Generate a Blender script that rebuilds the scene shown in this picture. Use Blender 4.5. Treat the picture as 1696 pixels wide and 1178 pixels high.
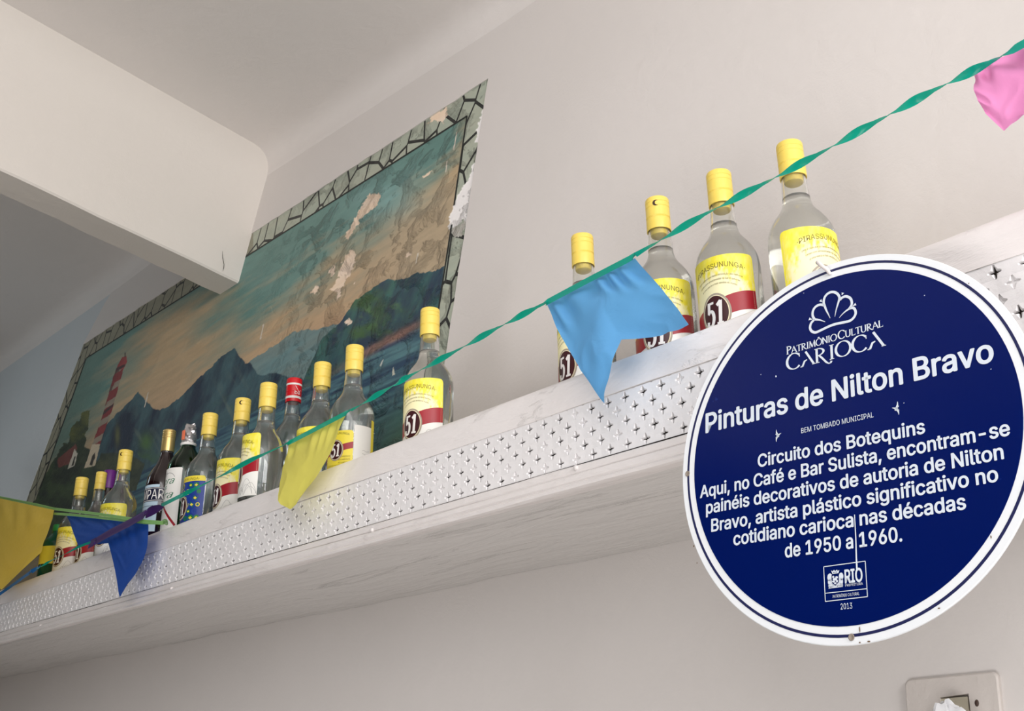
import bpy, bmesh, math, random
import numpy as np
from mathutils import Matrix, Vector

for o in list(bpy.data.objects):
    bpy.data.objects.remove(o)
C = bpy.context.scene.collection
SC = bpy.context.scene
random.seed(7)
rng = np.random.default_rng(7)

# ------------------------------------------------------------------ camera
F_PX = 1714.64
EYE = np.array([0.0, 0.0, 1.55])
RW = np.array([[0.67368591, 0.73165761, 0.10404054],
               [-0.2731763, 0.37735721, -0.88485945],
               [-0.6866746, 0.56769593, 0.45409176]])      # world -> (right, down, forward)
cam_d = bpy.data.cameras.new('camera')
cam_d.sensor_width = 36.0
cam_d.sensor_fit = 'HORIZONTAL'
cam_d.lens = F_PX / 1696 * 36.0
cam_d.clip_start = 0.02
cam = bpy.data.objects.new('camera', cam_d)
C.objects.link(cam)
M4 = Matrix.Identity(4)
for i in range(3):
    M4[i][0], M4[i][1], M4[i][2], M4[i][3] = RW[0][i], -RW[1][i], -RW[2][i], EYE[i]
cam.matrix_world = M4
SC.camera = cam

# ------------------------------------------------------------------ world, lights, exposure
w = bpy.data.worlds.new('world')
SC.world = w
w.use_nodes = True
bg = w.node_tree.nodes['Background']
bg.inputs[0].default_value = (0.93, 0.97, 1.0, 1)
bg.inputs[1].default_value = 0.12
SC.view_settings.view_transform = 'Standard'
SC.view_settings.look = 'None'
SC.view_settings.gamma = 1.0
SC.view_settings.exposure = 0.0
SC.view_settings.use_curve_mapping = False
SC.cycles.max_bounces = 28            # light has to pass through every wall of a full bottle and back
SC.cycles.transmission_bounces = 28


def area(name, loc, target, sx, sy, power, col):
    l = bpy.data.lights.new(name, 'AREA')
    l.shape = 'RECTANGLE'
    l.size, l.size_y, l.energy, l.color = sx, sy, power, col
    o = bpy.data.objects.new(name, l)
    C.objects.link(o)
    o.location = loc
    d = Vector(target) - Vector(loc)
    o.rotation_euler = d.to_track_quat('-Z', 'Y').to_euler()
    return o


# daylight through the open street front, to the right of and behind the viewer
area('street_daylight', (2.6, -0.3, 2.7), (-1.2, 0.9, 2.75), 1.6, 1.2, 76, (1.0, 0.987, 0.988))
area('doorway_daylight', (0.9, -1.6, 2.7), (-1.0, 1.0, 2.6), 1.9, 1.5, 31, (1.0, 0.987, 0.988))
# added fill light near the floor, imitating daylight thrown back up by it
fb = area('floor_bounce_fill', (-0.5, -1.15, 0.15), (-1.0, 0.1, 3.3), 1.8, 1.4, 31, (1.0, 0.987, 0.99))
fb.data.spread = math.radians(135)
# a cool lamp further down the room
area('cool_room_lamp', (-4.6, -0.7, 3.15), (-4.2, 1.06, 2.9), 0.5, 0.5, 4, (0.78, 0.92, 1.0))

# ------------------------------------------------------------------ geometry helpers
WALL_Y = 1.06


def ray(px, py):
    r = RW.T @ np.array([px - 848.0, py - 589.0, F_PX])
    return r / np.linalg.norm(r)


def at(px, py, y):
    """a point of the photograph on the vertical plane y"""
    r = ray(px, py)
    p = EYE + r * y / r[1]
    return Vector((p[0], y, p[2]))


def proj_np(P):
    c = (P - EYE) @ RW.T
    return c[..., :2] / c[..., 2:3] * F_PX + np.array([848.0, 589.0])


class MB:
    """collects geometry of ONE mesh object"""
    def __init__(s):
        s.v, s.f, s.m = [], [], []

    def add(s, vs, fs, mi=0):
        n = len(s.v)
        s.v += [tuple(p) for p in vs]
        s.f += [tuple(i + n for i in f) for f in fs]
        s.m += [mi] * len(fs)
        return s

    def box(s, x0, x1, y0, y1, z0, z1, mi=0):
        vs = [(x, y, z) for x in (x0, x1) for y in (y0, y1) for z in (z0, z1)]
        return s.add(vs, [(0, 1, 3, 2), (4, 6, 7, 5), (0, 4, 5, 1), (2, 3, 7, 6), (0, 2, 6, 4), (1, 5, 7, 3)], mi)

    def lathe(s, prof, seg=40, mi=0, cap0=False, cap1=False):
        vs, fs = [], []
        for r, z in prof:
            for k in range(seg):
                a = 2 * math.pi * k / seg
                vs.append((r * math.cos(a), r * math.sin(a), z))
        for i in range(len(prof) - 1):
            for k in range(seg):
                k2 = (k + 1) % seg
                fs.append((i * seg + k, i * seg + k2, (i + 1) * seg + k2, (i + 1) * seg + k))
        if cap0:
            fs.append(tuple(range(seg))[::-1])
        if cap1:
            fs.append(tuple((len(prof) - 1) * seg + k for k in range(seg)))
        return s.add(vs, fs, mi)

    def grid(s, P, mi=0, closed=False):
        """P: rows x cols of points"""
        nr, nc = len(P), len(P[0])
        vs = [p for row in P for p in row]
        fs = [(i * nc + j, i * nc + j + 1, (i + 1) * nc + j + 1, (i + 1) * nc + j)
              for i in range(nr - 1) for j in range(nc - 1)]
        return s.add(vs, fs, mi)

    def tube(s, pts, r, seg=8, mi=0):
        rows = []
        pts = [Vector(p) for p in pts]
        for i, p in enumerate(pts):
            t = (pts[min(i + 1, len(pts) - 1)] - pts[max(i - 1, 0)]).normalized()
            a = t.cross(Vector((0.13, 0.2, 1))).normalized()
            b = t.cross(a)
            rr = r[i] if isinstance(r, (list, tuple)) else r
            rows.append([p + (a * math.cos(2 * math.pi * k / seg) + b * math.sin(2 * math.pi * k / seg)) * rr
                         for k in range(seg + 1)])
        return s.grid(rows, mi)

    def build(s, name, mats, parent=None, smooth=False, angle=None):
        me = bpy.data.meshes.new(name)
        me.from_pydata(s.v, [], s.f)
        if not isinstance(mats, (list, tuple)):
            mats = [mats]
        for m in mats:
            me.materials.append(m)
        me.polygons.foreach_set('material_index', s.m)
        me.polygons.foreach_set('use_smooth', [smooth] * len(s.f))
        if smooth and angle:
            me.set_sharp_from_angle(angle=math.radians(angle))
        me.update()
        o = bpy.data.objects.new(name, me)
        C.objects.link(o)
        if parent:
            o.parent = parent
        return o


def bevel(o, wd, seg=2):
    m = o.modifiers.new('bevel', 'BEVEL')
    m.width, m.segments, m.limit_method = wd, seg, 'ANGLE'
    return o


def tag(o, label, cat, group=None):
    o['label'], o['category'] = label, cat
    if group:
        o['group'] = group
    return o


def struct(o, label=None):
    o['kind'] = 'structure'
    if label:
        o['label'] = label
    return o


def empty(name, mat):
    o = bpy.data.objects.new(name, None)
    o.empty_display_size = 0.05
    C.objects.link(o)
    o.matrix_world = mat
    return o


# ------------------------------------------------------------------ materials
def lin(r, g, b):
    f = lambda c: (c / 255 / 12.92) if c / 255 <= 0.04045 else ((c / 255 + 0.055) / 1.055) ** 2.4
    return (f(r), f(g), f(b), 1.0)


def mat(name, col, rough=0.5, **kw):
    m = bpy.data.materials.new(name)
    m.use_nodes = True
    b = m.node_tree.nodes['Principled BSDF']
    b.inputs['Base Color'].default_value = col
    b.inputs['Roughness'].default_value = rough
    for k, v in kw.items():
        b.inputs[k].default_value = v
    return m


def nodes(m):
    nt = m.node_tree
    return nt, nt.nodes, nt.links, nt.nodes['Principled BSDF']


def plaster(name, col, rough=0.75, mottling=0.06, fine=0.25, coarse=0.5, cracks=0.0, stretch=(1, 1, 1), flake=0.0):
    """hand-painted, much repainted plaster: colour mottling, trowel waves, brush grain, flaked spots"""
    m = mat(name, col, rough)
    nt, N, L, B = nodes(m)
    tc = N.new('ShaderNodeTexCoord')
    mp = N.new('ShaderNodeMapping')
    mp.inputs['Scale'].default_value = stretch
    L.new(tc.outputs['Object'], mp.inputs[0])

    def noise(scale, detail, rough_=0.55, dist=0.0):
        n = N.new('ShaderNodeTexNoise')
        n.inputs['Scale'].default_value = scale
        n.inputs['Detail'].default_value = detail
        n.inputs['Roughness'].default_value = rough_
        n.inputs['Distortion'].default_value = dist
        L.new(mp.outputs[0], n.inputs['Vector'])
        return n
    n1, n2, n3 = noise(3.0, 4), noise(16, 5, 0.6, 0.6), noise(120, 4, 0.7)
    hsv = N.new('ShaderNodeMixRGB')
    hsv.blend_type = 'MIX'
    c = col
    hsv.inputs[1].default_value = (c[0] * (1 - mottling), c[1] * (1 - mottling), c[2] * (1 - mottling * 1.2), 1)
    hsv.inputs[2].default_value = (min(1, c[0] * (1 + mottling)), min(1, c[1] * (1 + mottling)), min(1, c[2] * (1 + mottling)), 1)
    L.new(n1.outputs['Fac'], hsv.inputs[0])
    out = hsv.outputs[0]
    if flake:
        r = N.new('ShaderNodeValToRGB')
        r.color_ramp.elements[0].position = 0.70
        r.color_ramp.elements[1].position = 0.735
        fl = noise(9, 7, 0.65, 0.9)
        L.new(fl.outputs['Fac'], r.inputs[0])
        mx = N.new('ShaderNodeMixRGB')
        mx.inputs[2].default_value = (c[0] * flake, c[1] * flake, c[2] * flake, 1)
        L.new(r.outputs[0], mx.inputs[0])
        L.new(out, mx.inputs[1])
        out = mx.outputs[0]
    L.new(out, B.inputs['Base Color'])
    b1 = N.new('ShaderNodeBump')
    b1.inputs['Strength'].default_value = coarse
    b1.inputs['Distance'].default_value = 0.006
    L.new(n2.outputs['Fac'], b1.inputs['Height'])
    b2 = N.new('ShaderNodeBump')
    b2.inputs['Strength'].default_value = fine
    b2.inputs['Distance'].default_value = 0.0012
    L.new(n3.outputs['Fac'], b2.inputs['Height'])
    L.new(b1.outputs[0], b2.inputs['Normal'])
    last = b2
    if cracks:
        n4 = noise(14, 8, 0.68, 0.7)
        rp = N.new('ShaderNodeValToRGB')
        rp.color_ramp.elements[0].position = 0.60
        rp.color_ramp.elements[1].position = 0.64
        L.new(n4.outputs['Fac'], rp.inputs[0])
        b3 = N.new('ShaderNodeBump')
        b3.inputs['Strength'].default_value = cracks
        b3.inputs['Distance'].default_value = 0.002
        L.new(rp.outputs[0], b3.inputs['Height'])
        L.new(b2.outputs[0], b3.inputs['Normal'])
        last = b3
    L.new(last.outputs[0], B.inputs['Normal'])
    return m


M_WALL = plaster('wall_plaster', lin(217, 211, 207), 0.6, 0.04, 0.3, 0.22)
M_WALL_BLUE = plaster('cool_grey_plaster', lin(203, 208, 211), 0.6, 0.04, 0.3, 0.25)  # bluer and slightly darker than the main wall
M_CEIL = plaster('ceiling_plaster', lin(224, 218, 214), 0.7, 0.04, 0.3, 0.35, 0.12)
M_BEAM = plaster('beam_plaster', lin(222, 215, 207), 0.65, 0.03, 0.3, 0.25, 0.1)
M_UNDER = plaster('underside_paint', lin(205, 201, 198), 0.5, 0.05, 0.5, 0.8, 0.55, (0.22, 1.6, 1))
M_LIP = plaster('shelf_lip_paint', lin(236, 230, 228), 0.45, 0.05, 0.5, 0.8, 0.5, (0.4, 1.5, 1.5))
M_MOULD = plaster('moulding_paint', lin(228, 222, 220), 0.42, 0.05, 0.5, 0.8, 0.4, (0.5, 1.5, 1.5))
M_LATTICE = plaster('lattice_paint', lin(234, 231, 231), 0.38, 0.04, 0.4, 0.2)
M_BACKING = plaster('dark_backing', lin(62, 54, 48), 0.9, 0.2, 0.3, 0.3)  # dark brown sheet showing through the pierced holes
M_FLOOR = plaster('floor_screed', lin(205, 202, 198), 0.6, 0.06, 0.3, 0.2)
M_DIMWALL = plaster('dark_unseen_wall', lin(96, 93, 88), 0.6, 0.06, 0.3, 0.2)  # for the added unseen walls; dark so little light bounces back


def glass(name, col, ior=1.46, rough=0.0, clear=1.0):
    return mat(name, col, rough, **{'Transmission Weight': clear, 'IOR': ior})


M_GLASS = glass('dusty_clear_glass', (0.94, 0.945, 0.92, 1), 1.46, 0.0, 0.965)
M_LIQ = glass('clear_spirit', (0.955, 0.96, 0.945, 1), 1.345, 0.0, 0.985)
M_GREEN = glass('green_glass', lin(20, 120, 70), 1.5)
M_DARK = mat('dark_red_glass', lin(26, 8, 10), 0.06, **{'Coat Weight': 0.6})
M_YCAP = mat('yellow_cap_plastic', lin(244, 214, 100), 0.36)
M_YIN = mat('yellow_pourer_plastic', lin(252, 222, 70), 0.4)
M_CRES = mat('brown_print', lin(60, 40, 22), 0.5)
M_RED = mat('red_cap_plastic', lin(214, 20, 30), 0.35)
M_WHITE = mat('white_print', lin(240, 236, 232), 0.5)
M_GOLD = mat('gold_cap_metal', lin(214, 186, 120), 0.35, Metallic=0.75)
M_PURP = mat('purple_foil', lin(110, 40, 130), 0.4)
M_MAROON = mat('maroon_print', lin(62, 18, 24), 0.4)
M_BAND = mat('red_band_print', lin(160, 24, 38), 0.4)
M_BEIGE = mat('taupe_ring_print', lin(168, 156, 138), 0.45)
M_CREAM = mat('cream_print', lin(244, 232, 196), 0.45)
M_LTXT = mat('label_text_print', lin(112, 98, 24), 0.5)
M_GREYLINE = mat('grey_line_print', lin(150, 146, 146), 0.5)
M_YLAB = mat('yellow_label_paper', lin(246, 226, 70), 0.45)
M_PAPER = mat('white_label_paper', lin(236, 234, 228), 0.5)
M_NAVY = mat('navy_label', lin(18, 22, 52), 0.4)
M_PALEB = mat('pale_blue_label', lin(186, 208, 222), 0.4)
M_GTXT = mat('green_script_print', lin(30, 110, 72), 0.5)
M_SILVER = mat('silver_foil', lin(190, 186, 186), 0.3, Metallic=0.7)
M_ORANGE = mat('orange_seal', lin(232, 120, 84), 0.5)
M_BLUEP = mat('blue_print', lin(30, 66, 160), 0.45)
M_GREENP = mat('green_print', lin(30, 130, 62), 0.45)
M_PLABEL = mat('purple_label', lin(92, 40, 96), 0.45)


def vcol_mat(name, rough=0.5):
    m = mat(name, (1, 1, 1, 1), rough)
    nt, N, L, B = nodes(m)
    a = N.new('ShaderNodeVertexColor')
    a.layer_name = 'Col'
    L.new(a.outputs[0], B.inputs['Base Color'])
    return m


M_LABELPAINT = vcol_mat('printed_label_paper', 0.42)

# ------------------------------------------------------------------ flat lettering
FONT_CACHE = {}


SANS = None
try:        # the grotesque face that ships inside Blender; its built-in face serves otherwise
    import os
    SANS = bpy.data.fonts.load(os.path.join(bpy.utils.resource_path('LOCAL'), 'datafiles', 'fonts', 'Inter.woff2'))
except Exception:
    SANS = None


def text_geo(s, offset=0.0, shear=0.0, spacing=1.0):
    """2D triangles of a text set in the default font: (verts Nx2, faces), left edge 0, baseline 0"""
    k = (s, offset, shear, spacing)
    if k in FONT_CACHE:
        return FONT_CACHE[k]
    c = bpy.data.curves.new('lettering', 'FONT')
    c.body = s
    if SANS:
        c.font = SANS
    bold, c.offset = (offset * 1.15, 0.0) if SANS else (0.0, offset)
    c.shear = shear
    c.space_character = spacing
    c.resolution_u = 3
    o = bpy.data.objects.new('lettering', c)
    C.objects.link(o)
    dg = bpy.context.evaluated_depsgraph_get()
    ev = o.evaluated_get(dg)
    me = ev.to_mesh()
    V = np.array([v.co[:2] for v in me.vertices])
    Fc = [tuple(p.vertices) for p in me.polygons]
    ev.to_mesh_clear()
    bpy.data.objects.remove(o)
    bpy.data.curves.remove(c)
    V[:, 0] -= V[:, 0].min()
    if bold and offset >= 0.017:          # heavier cut: the same letters struck again around themselves
        n, V0_, F0 = len(V), V, Fc
        V, Fc = [], []
        for q in range(8):
            a = math.pi * q / 4
            V.append(V0_ + np.array([math.cos(a) * bold, math.sin(a) * bold * 0.8]))
            Fc += [tuple(i + n * q for i in f) for f in F0]
        V = np.concatenate(V)
        V[:, 0] -= V[:, 0].min()
    FONT_CACHE[k] = (V, Fc)
    return V, Fc


CAPH = None


def cap_height():
    global CAPH
    if CAPH is None:
        V, _ = text_geo('H')
        CAPH = V[:, 1].max()
    return CAPH


def fit_text(s, x0, y0, width, height, offset=0.0, shear=0.0):
    V, Fc = text_geo(s, offset, shear)
    W = V[:, 0].max()
    V = V.copy()
    V[:, 0] = x0 + V[:, 0] * width / W
    V[:, 1] = y0 + V[:, 1] * height / cap_height()
    return V, Fc


def stroke(pts, wd, taper=None):
    """a flat polyline band with mitred joints; wd may be a function of the travel direction"""
    P = [np.array(p, float) for p in pts]
    L, Rr = [], []
    for i, p in enumerate(P):
        d = P[min(i + 1, len(P) - 1)] - P[max(i - 1, 0)]
        d = d / (np.linalg.norm(d) + 1e-12)
        n = np.array([-d[1], d[0]])
        h = (wd(d) if callable(wd) else wd) / 2
        if taper is not None:
            h *= taper[0] + (taper[1] - taper[0]) * i / (len(P) - 1)
        L.append(p + n * h)
        Rr.append(p - n * h)
    vs = L + Rr
    n = len(P)
    return np.array(vs), [(i, n + i, n + i + 1, i + 1) for i in range(n - 1)]


def arc(cx, cy, rx, ry, a0, a1, n=16):
    return [(cx + rx * math.cos(math.radians(a0 + (a1 - a0) * i / n)),
             cy + ry * math.sin(math.radians(a0 + (a1 - a0) * i / n))) for i in range(n + 1)]


def nib(thick, thin):
    return lambda d: thin + (thick - thin) * abs(d[1]) ** 1.3


# roman capitals drawn with a broad nib (unit height 1); each: (advance, [strokes])
ROMAN = {
    'C': (0.86, [arc(0.47, 0.5, 0.42, 0.5, 40, 318, 24)], [((0.80, 0.70), (0.78, 0.92)), ]),
    'A': (0.84, [[(0.03, 0), (0.38, 1.0)], [(0.36, 1.0), (0.80, 0)], [(0.17, 0.36), (0.6, 0.36)]], [((-0.05, 0.01), (0.14, 0.01)), ((0.66, 0.01), (0.92, 0.01))]),
    'P': (0.66, [[(0.14, 0), (0.14, 1)], arc(0.16, 0.74, 0.42, 0.25, 90, -90, 14)], [((0.0, 0.015), (0.28, 0.015)), ((0.0, 0.985), (0.16, 0.985))]),
    'T': (0.74, [[(0.37, 0), (0.37, 1)], [(0.02, 0.97), (0.72, 0.97)]], [((0.23, 0.015), (0.51, 0.015)), ((0.03, 0.98), (0.03, 0.82)), ((0.71, 0.98), (0.71, 0.82))]),
    'R': (0.82, [[(0.14, 0), (0.14, 1)], arc(0.16, 0.75, 0.4, 0.24, 90, -90, 14), [(0.3, 0.52), (0.52, 0.2), (0.82, -0.02)]], [((0.0, 0.015), (0.28, 0.015)), ((0.0, 0.985), (0.16, 0.985))]),
    'I': (0.38, [[(0.17, 0), (0.17, 1)]], [((0.03, 0.015), (0.31, 0.015)), ((0.03, 0.985), (0.31, 0.985))]),
    'M': (1.04, [[(0.1, 0), (0.15, 1)], [(0.15, 1), (0.5, 0.04)], [(0.5, 0.04), (0.85, 1)], [(0.85, 1), (0.9, 0)]], [((0.0, 0.015), (0.2, 0.015)), ((0.8, 0.015), (1.02, 0.015))]),
    'N': (0.88, [[(0.12, 0), (0.12, 1)], [(0.12, 1), (0.74, 0)], [(0.74, 0), (0.74, 1)]], [((0.02, 0.015), (0.24, 0.015)), ((0.62, 0.985), (0.86, 0.985))]),
    'O': (0.98, [arc(0.48, 0.5, 0.43, 0.5, 0, 360, 32)], []),
    'U': (0.86, [[(0.13, 1), (0.13, 0.4)] + arc(0.42, 0.34, 0.29, 0.33, 180, 360, 14) + [(0.71, 1)]], [((0.0, 0.985), (0.26, 0.985)), ((0.6, 0.985), (0.84, 0.985))]),
    'L': (0.66, [[(0.14, 1), (0.14, 0)], [(0.12, 0.025), (0.6, 0.025)]], [((0.02, 0.985), (0.28, 0.985)), ((0.6, 0.0), (0.6, 0.2))]),
}
ROMAN['Ô'] = (0.98, ROMAN['O'][1] + [[(0.34, 1.1), (0.48, 1.24)], [(0.48, 1.24), (0.62, 1.1)]], [])
# the display A of the second line: heavy right stem, broken left leg
ROMAN['a'] = (0.92, [[(0.34, 1.02), (0.86, 0.0)], [(0.02, 0.0), (0.12, 0.04), (0.26, 0.36), (0.42, 0.42)]], [((0.74, 0.01), (0.98, 0.01)), ((-0.03, 0.01), (0.16, 0.01))])
ROMAN['r'] = (0.92, [[(0.14, 0), (0.14, 1)], arc(0.16, 0.74, 0.42, 0.25, 90, -90, 14),
                     [(0.28, 0.5), (0.5, 0.22), (0.72, -0.1), (0.88, -0.24), (1.02, -0.2), (1.04, -0.1)]], [((0.0, 0.015), (0.3, 0.015)), ((0.0, 0.985), (0.16, 0.985))])


def roman_text(s, sizes, x0, y0, width, height, thick=0.15, thin=0.055):
    geo, x = [], 0.0
    for ch, sz in zip(s, sizes):
        if ch == ' ':
            x += 0.16 * sz
            continue
        adv, strokes, serifs = ROMAN[ch]
        for st in strokes:
            th = thick
            if ch in 'AaNM' and len(st) == 2 and st[0][1] < st[1][1] and st[1][0] > st[0][0] and st[1][1] > 0.9:
                th = thin * 1.3
            if len(st) == 2:
                st = [tuple(np.array(st[0]) + (np.array(st[1]) - np.array(st[0])) * i / 3) for i in range(4)]
            geo.append((stroke(st, nib(th, thin)), x, sz))
        for a, b in serifs:
            geo.append((stroke([a, b], 0.05), x, sz))
        x += adv * sz
    out = []
    for (V, Fc), xo, sz in geo:
        V = V * sz
        V[:, 0] = x0 + (V[:, 0] + xo) * width / x
        V[:, 1] = y0 + V[:, 1] * height
        out.append((V, Fc))
    return out


# ================================================================== THE SETTING
def z_ceiling(x):
    return float(np.interp(x, [-5.2, -3.6, -2.69, -2.57, -1.886, -1.46, -1.0], [2.0165, 1.957, 1.95, 1.948, 1.885, 1.845, 1.82])) + 1.55


# painted area of the wall: the render stops around it
mural_left = [at(139, 571, WALL_Y), at(60, 788, WALL_Y)]
X_R = -1.477
ML_top = Vector((-3.905, 0, 1.704 + 1.55))
MR_top = Vector((X_R, 0, 1.617 + 1.55))
ML_bot = Vector((-4.02, 0, 0.62 + 1.55))
ZB = 0.60 + 1.55


def wall_panel(name, m, outline, y_front, y_back):
    """flat plaster coat: an outline in (x, z), with its edge thickness"""
    bm = bmesh.new()
    f = [bm.verts.new((x, y_front, z)) for x, z in outline]
    b = [bm.verts.new((x, y_back, z)) for x, z in outline]
    n = len(f)
    for i in range(n):
        j = (i + 1) % n
        bm.faces.new((f[i], f[j], b[j], b[i]))
    ef = [bm.edges.get((f[i], f[(i + 1) % n])) for i in range(n)]
    bmesh.ops.triangle_fill(bm, edges=ef, use_beauty=True)
    bmesh.ops.recalc_face_normals(bm, faces=bm.faces)
    me = bpy.data.meshes.new(name)
    bm.to_mesh(me)
    bm.free()
    me.materials.append(m)
    o = bpy.data.objects.new(name, me)
    C.objects.link(o)
    return o


def jitter_line(a, b, n, amp):
    pts = []
    for i in range(n + 1):
        t = i / n
        p = a.lerp(b, t)
        q = 0 if i in (0, n) else amp
        pts.append((p.x + random.uniform(-q, q), p.z + random.uniform(-q, q)))
    return pts


top_edge = jitter_line(ML_top, MR_top, 60, 0.0022)
right_edge = jitter_line(MR_top, Vector((X_R - 0.004, 0, ZB)), 24, 0.0012)
hole = top_edge + right_edge[1:]
main_out = [(-5.2, 1.55 - 1.55), (4.2, 0.0), (4.2, 4.4), (-3.60, 4.4)] + [(-3.68, z_ceiling(-3.68) + 0.0), (-3.80, 3.40)] + hole + [(-4.02, ZB), (-5.2, ZB)]
struct(wall_panel('wall_back', M_WALL, main_out, WALL_Y - 0.004, WALL_Y + 0.12), 'off white plaster wall carrying the bottle shelf')
left_out = [(-5.6, ZB), (-4.02, ZB)] + jitter_line(ML_bot, ML_top, 20, 0.002) + [(-3.80, 3.40), (-3.68, z_ceiling(-3.68)), (-3.60, 4.4), (-5.6, 4.4)]
struct(wall_panel('wall_left', M_WALL_BLUE, left_out, WALL_Y - 0.0024, WALL_Y + 0.12), 'cool grey wall left of the painted landscape')

# ceiling, with a rounded joint to the wall
mb = MB()
xs = [-5.6, -5.2, -4.4, -3.6, -3.1, -2.69, -2.6, -2.57, -2.3, -2.1, -1.886, -1.65, -1.46, -1.2, -1.0, 0.0, 1.5, 4.2]
cove = [(WALL_Y + 0.02, -0.10), (WALL_Y - 0.0042, -0.075), (WALL_Y - 0.006, -0.055), (WALL_Y - 0.0095, -0.040), (WALL_Y - 0.0155, -0.027), (WALL_Y - 0.0245, -0.0165), (WALL_Y - 0.037, -0.0085), (WALL_Y - 0.053, -0.003), (WALL_Y - 0.075, 0.0), (0.5, 0.0), (-0.8, 0.0), (-3.4, 0.0)]
rows = [[Vector((x, y, z_ceiling(x) + dz)) for x in xs] for y, dz in cove]
rows += [[Vector((x, -3.4, z_ceiling(x) + 0.2)) for x in xs], [Vector((x, WALL_Y + 0.02, z_ceiling(x) + 0.2)) for x in xs]]
mb.grid(rows)
struct(mb.build('ceiling', M_CEIL, smooth=True, angle=50), 'uneven pale plaster ceiling')

# beam
mb = MB()
BX0, BX1, BZ = -2.691, -2.5715, 1.489 + 1.55
ny = 60
ring = lambda y, j: [(BX0, 1.492 + 1.55 + j[0]), (BX0 + 0.006, 1.488 + 1.55 + j[0]), (BX1 - 0.005, BZ - 0.001 + j[1]), (BX1, BZ + 0.004 + j[1]), (BX1 + 0.004, 1.7 + 1.55), (BX1 + 0.011, 1.925 + 1.55), (BX1 + 0.05, 2.0 + 1.55), (BX0 - 0.01, 2.05 + 1.55)]
rows = []
for i in range(ny + 1):
    y = WALL_Y + 0.01 - i * (WALL_Y + 3.3) / ny
    j = (random.uniform(-1, 1) * 0.0016, random.uniform(-1, 1) * 0.0012)
    q = ring(y, j)
    rows.append([Vector((x, y, z)) for x, z in q + q[:1]])
mb.grid(rows)
nv = len(rows[0])
mb.f.append(tuple(range(nv - 1)))
mb.m.append(0)
mb.f.append(tuple(ny * nv + k for k in range(nv - 1))[::-1])
mb.m.append(0)
o = mb.build('trim_1', M_BEAM, smooth=True, angle=30)
struct(o, 'deep whitewashed ceiling beam running into the back wall')

ck = MB()
pts = []
for q in ((368.5, 416), (369, 428), (371, 438), (370.5, 444), (369, 449)):
    r = ray(*q)
    p = EYE + r * ((BX1 + 0.0035) / r[0])
    pts.append(Vector((p[0], p[1], p[2])))
ck.tube(pts, [0.0002, 0.0009, 0.0007, 0.0009, 0.0002], 5)
ck.build('plaster_crack', mat('crack_shadow_gap', lin(60, 54, 48), 0.9), o)

# floor of the bar, and unseen end and street-side walls added to block ambient light
struct(MB().box(-5.6, 4.2, -3.4, WALL_Y - 0.004, -0.1, 0.0).build('floor', M_FLOOR), 'dull screed floor of the bar')

struct(MB().box(-5.72, -5.6, -3.4, WALL_Y + 0.12, 0.0, 3.9).build('wall_end_unseen', M_DIMWALL), 'unseen end wall of the bar, added to block ambient light')
struct(MB().box(-5.72, -1.4, -3.52, -3.4, 0.0, 3.9).build('wall_front_unseen', M_DIMWALL), 'unseen street side wall of the bar, added to limit ambient light')

# ================================================================== MURAL
def hash2(ix, iy, s):
    h = np.sin(ix * 127.1 + iy * 311.7 + s * 74.7) * 43758.5453
    return h - np.floor(h)


def vnoise(x, y, s=0):
    ix, iy = np.floor(x), np.floor(y)
    fx, fy = x - ix, y - iy
    fx, fy = fx * fx * (3 - 2 * fx), fy * fy * (3 - 2 * fy)
    a, b = hash2(ix, iy, s), hash2(ix + 1, iy, s)
    c, d = hash2(ix, iy + 1, s), hash2(ix + 1, iy + 1, s)
    return a + (b - a) * fx + (c - a) * fy + (a - b - c + d) * fx * fy


def fbm(x, y, s=0, o=4):
    t, a, n = 0, 0.5, 0
    for i in range(o):
        t = t + a * vnoise(x * 2 ** i, y * 2 ** i, s + i * 7)
        n += a
        a *= 0.55
    return t / n


def inside(poly, X, Y):
    r = np.zeros(X.shape, bool)
    n = len(poly)
    for i in range(n):
        x1, y1 = poly[i]
        x2, y2 = poly[(i + 1) % n]
        if y1 == y2:
            continue
        c = ((y1 > Y) != (y2 > Y)) & (X < (x2 - x1) * (Y - y1) / (y2 - y1) + x1)
        r ^= c
    return r


def L3(r, g, b):
    return np.array(lin(r, g, b)[:3])


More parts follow.
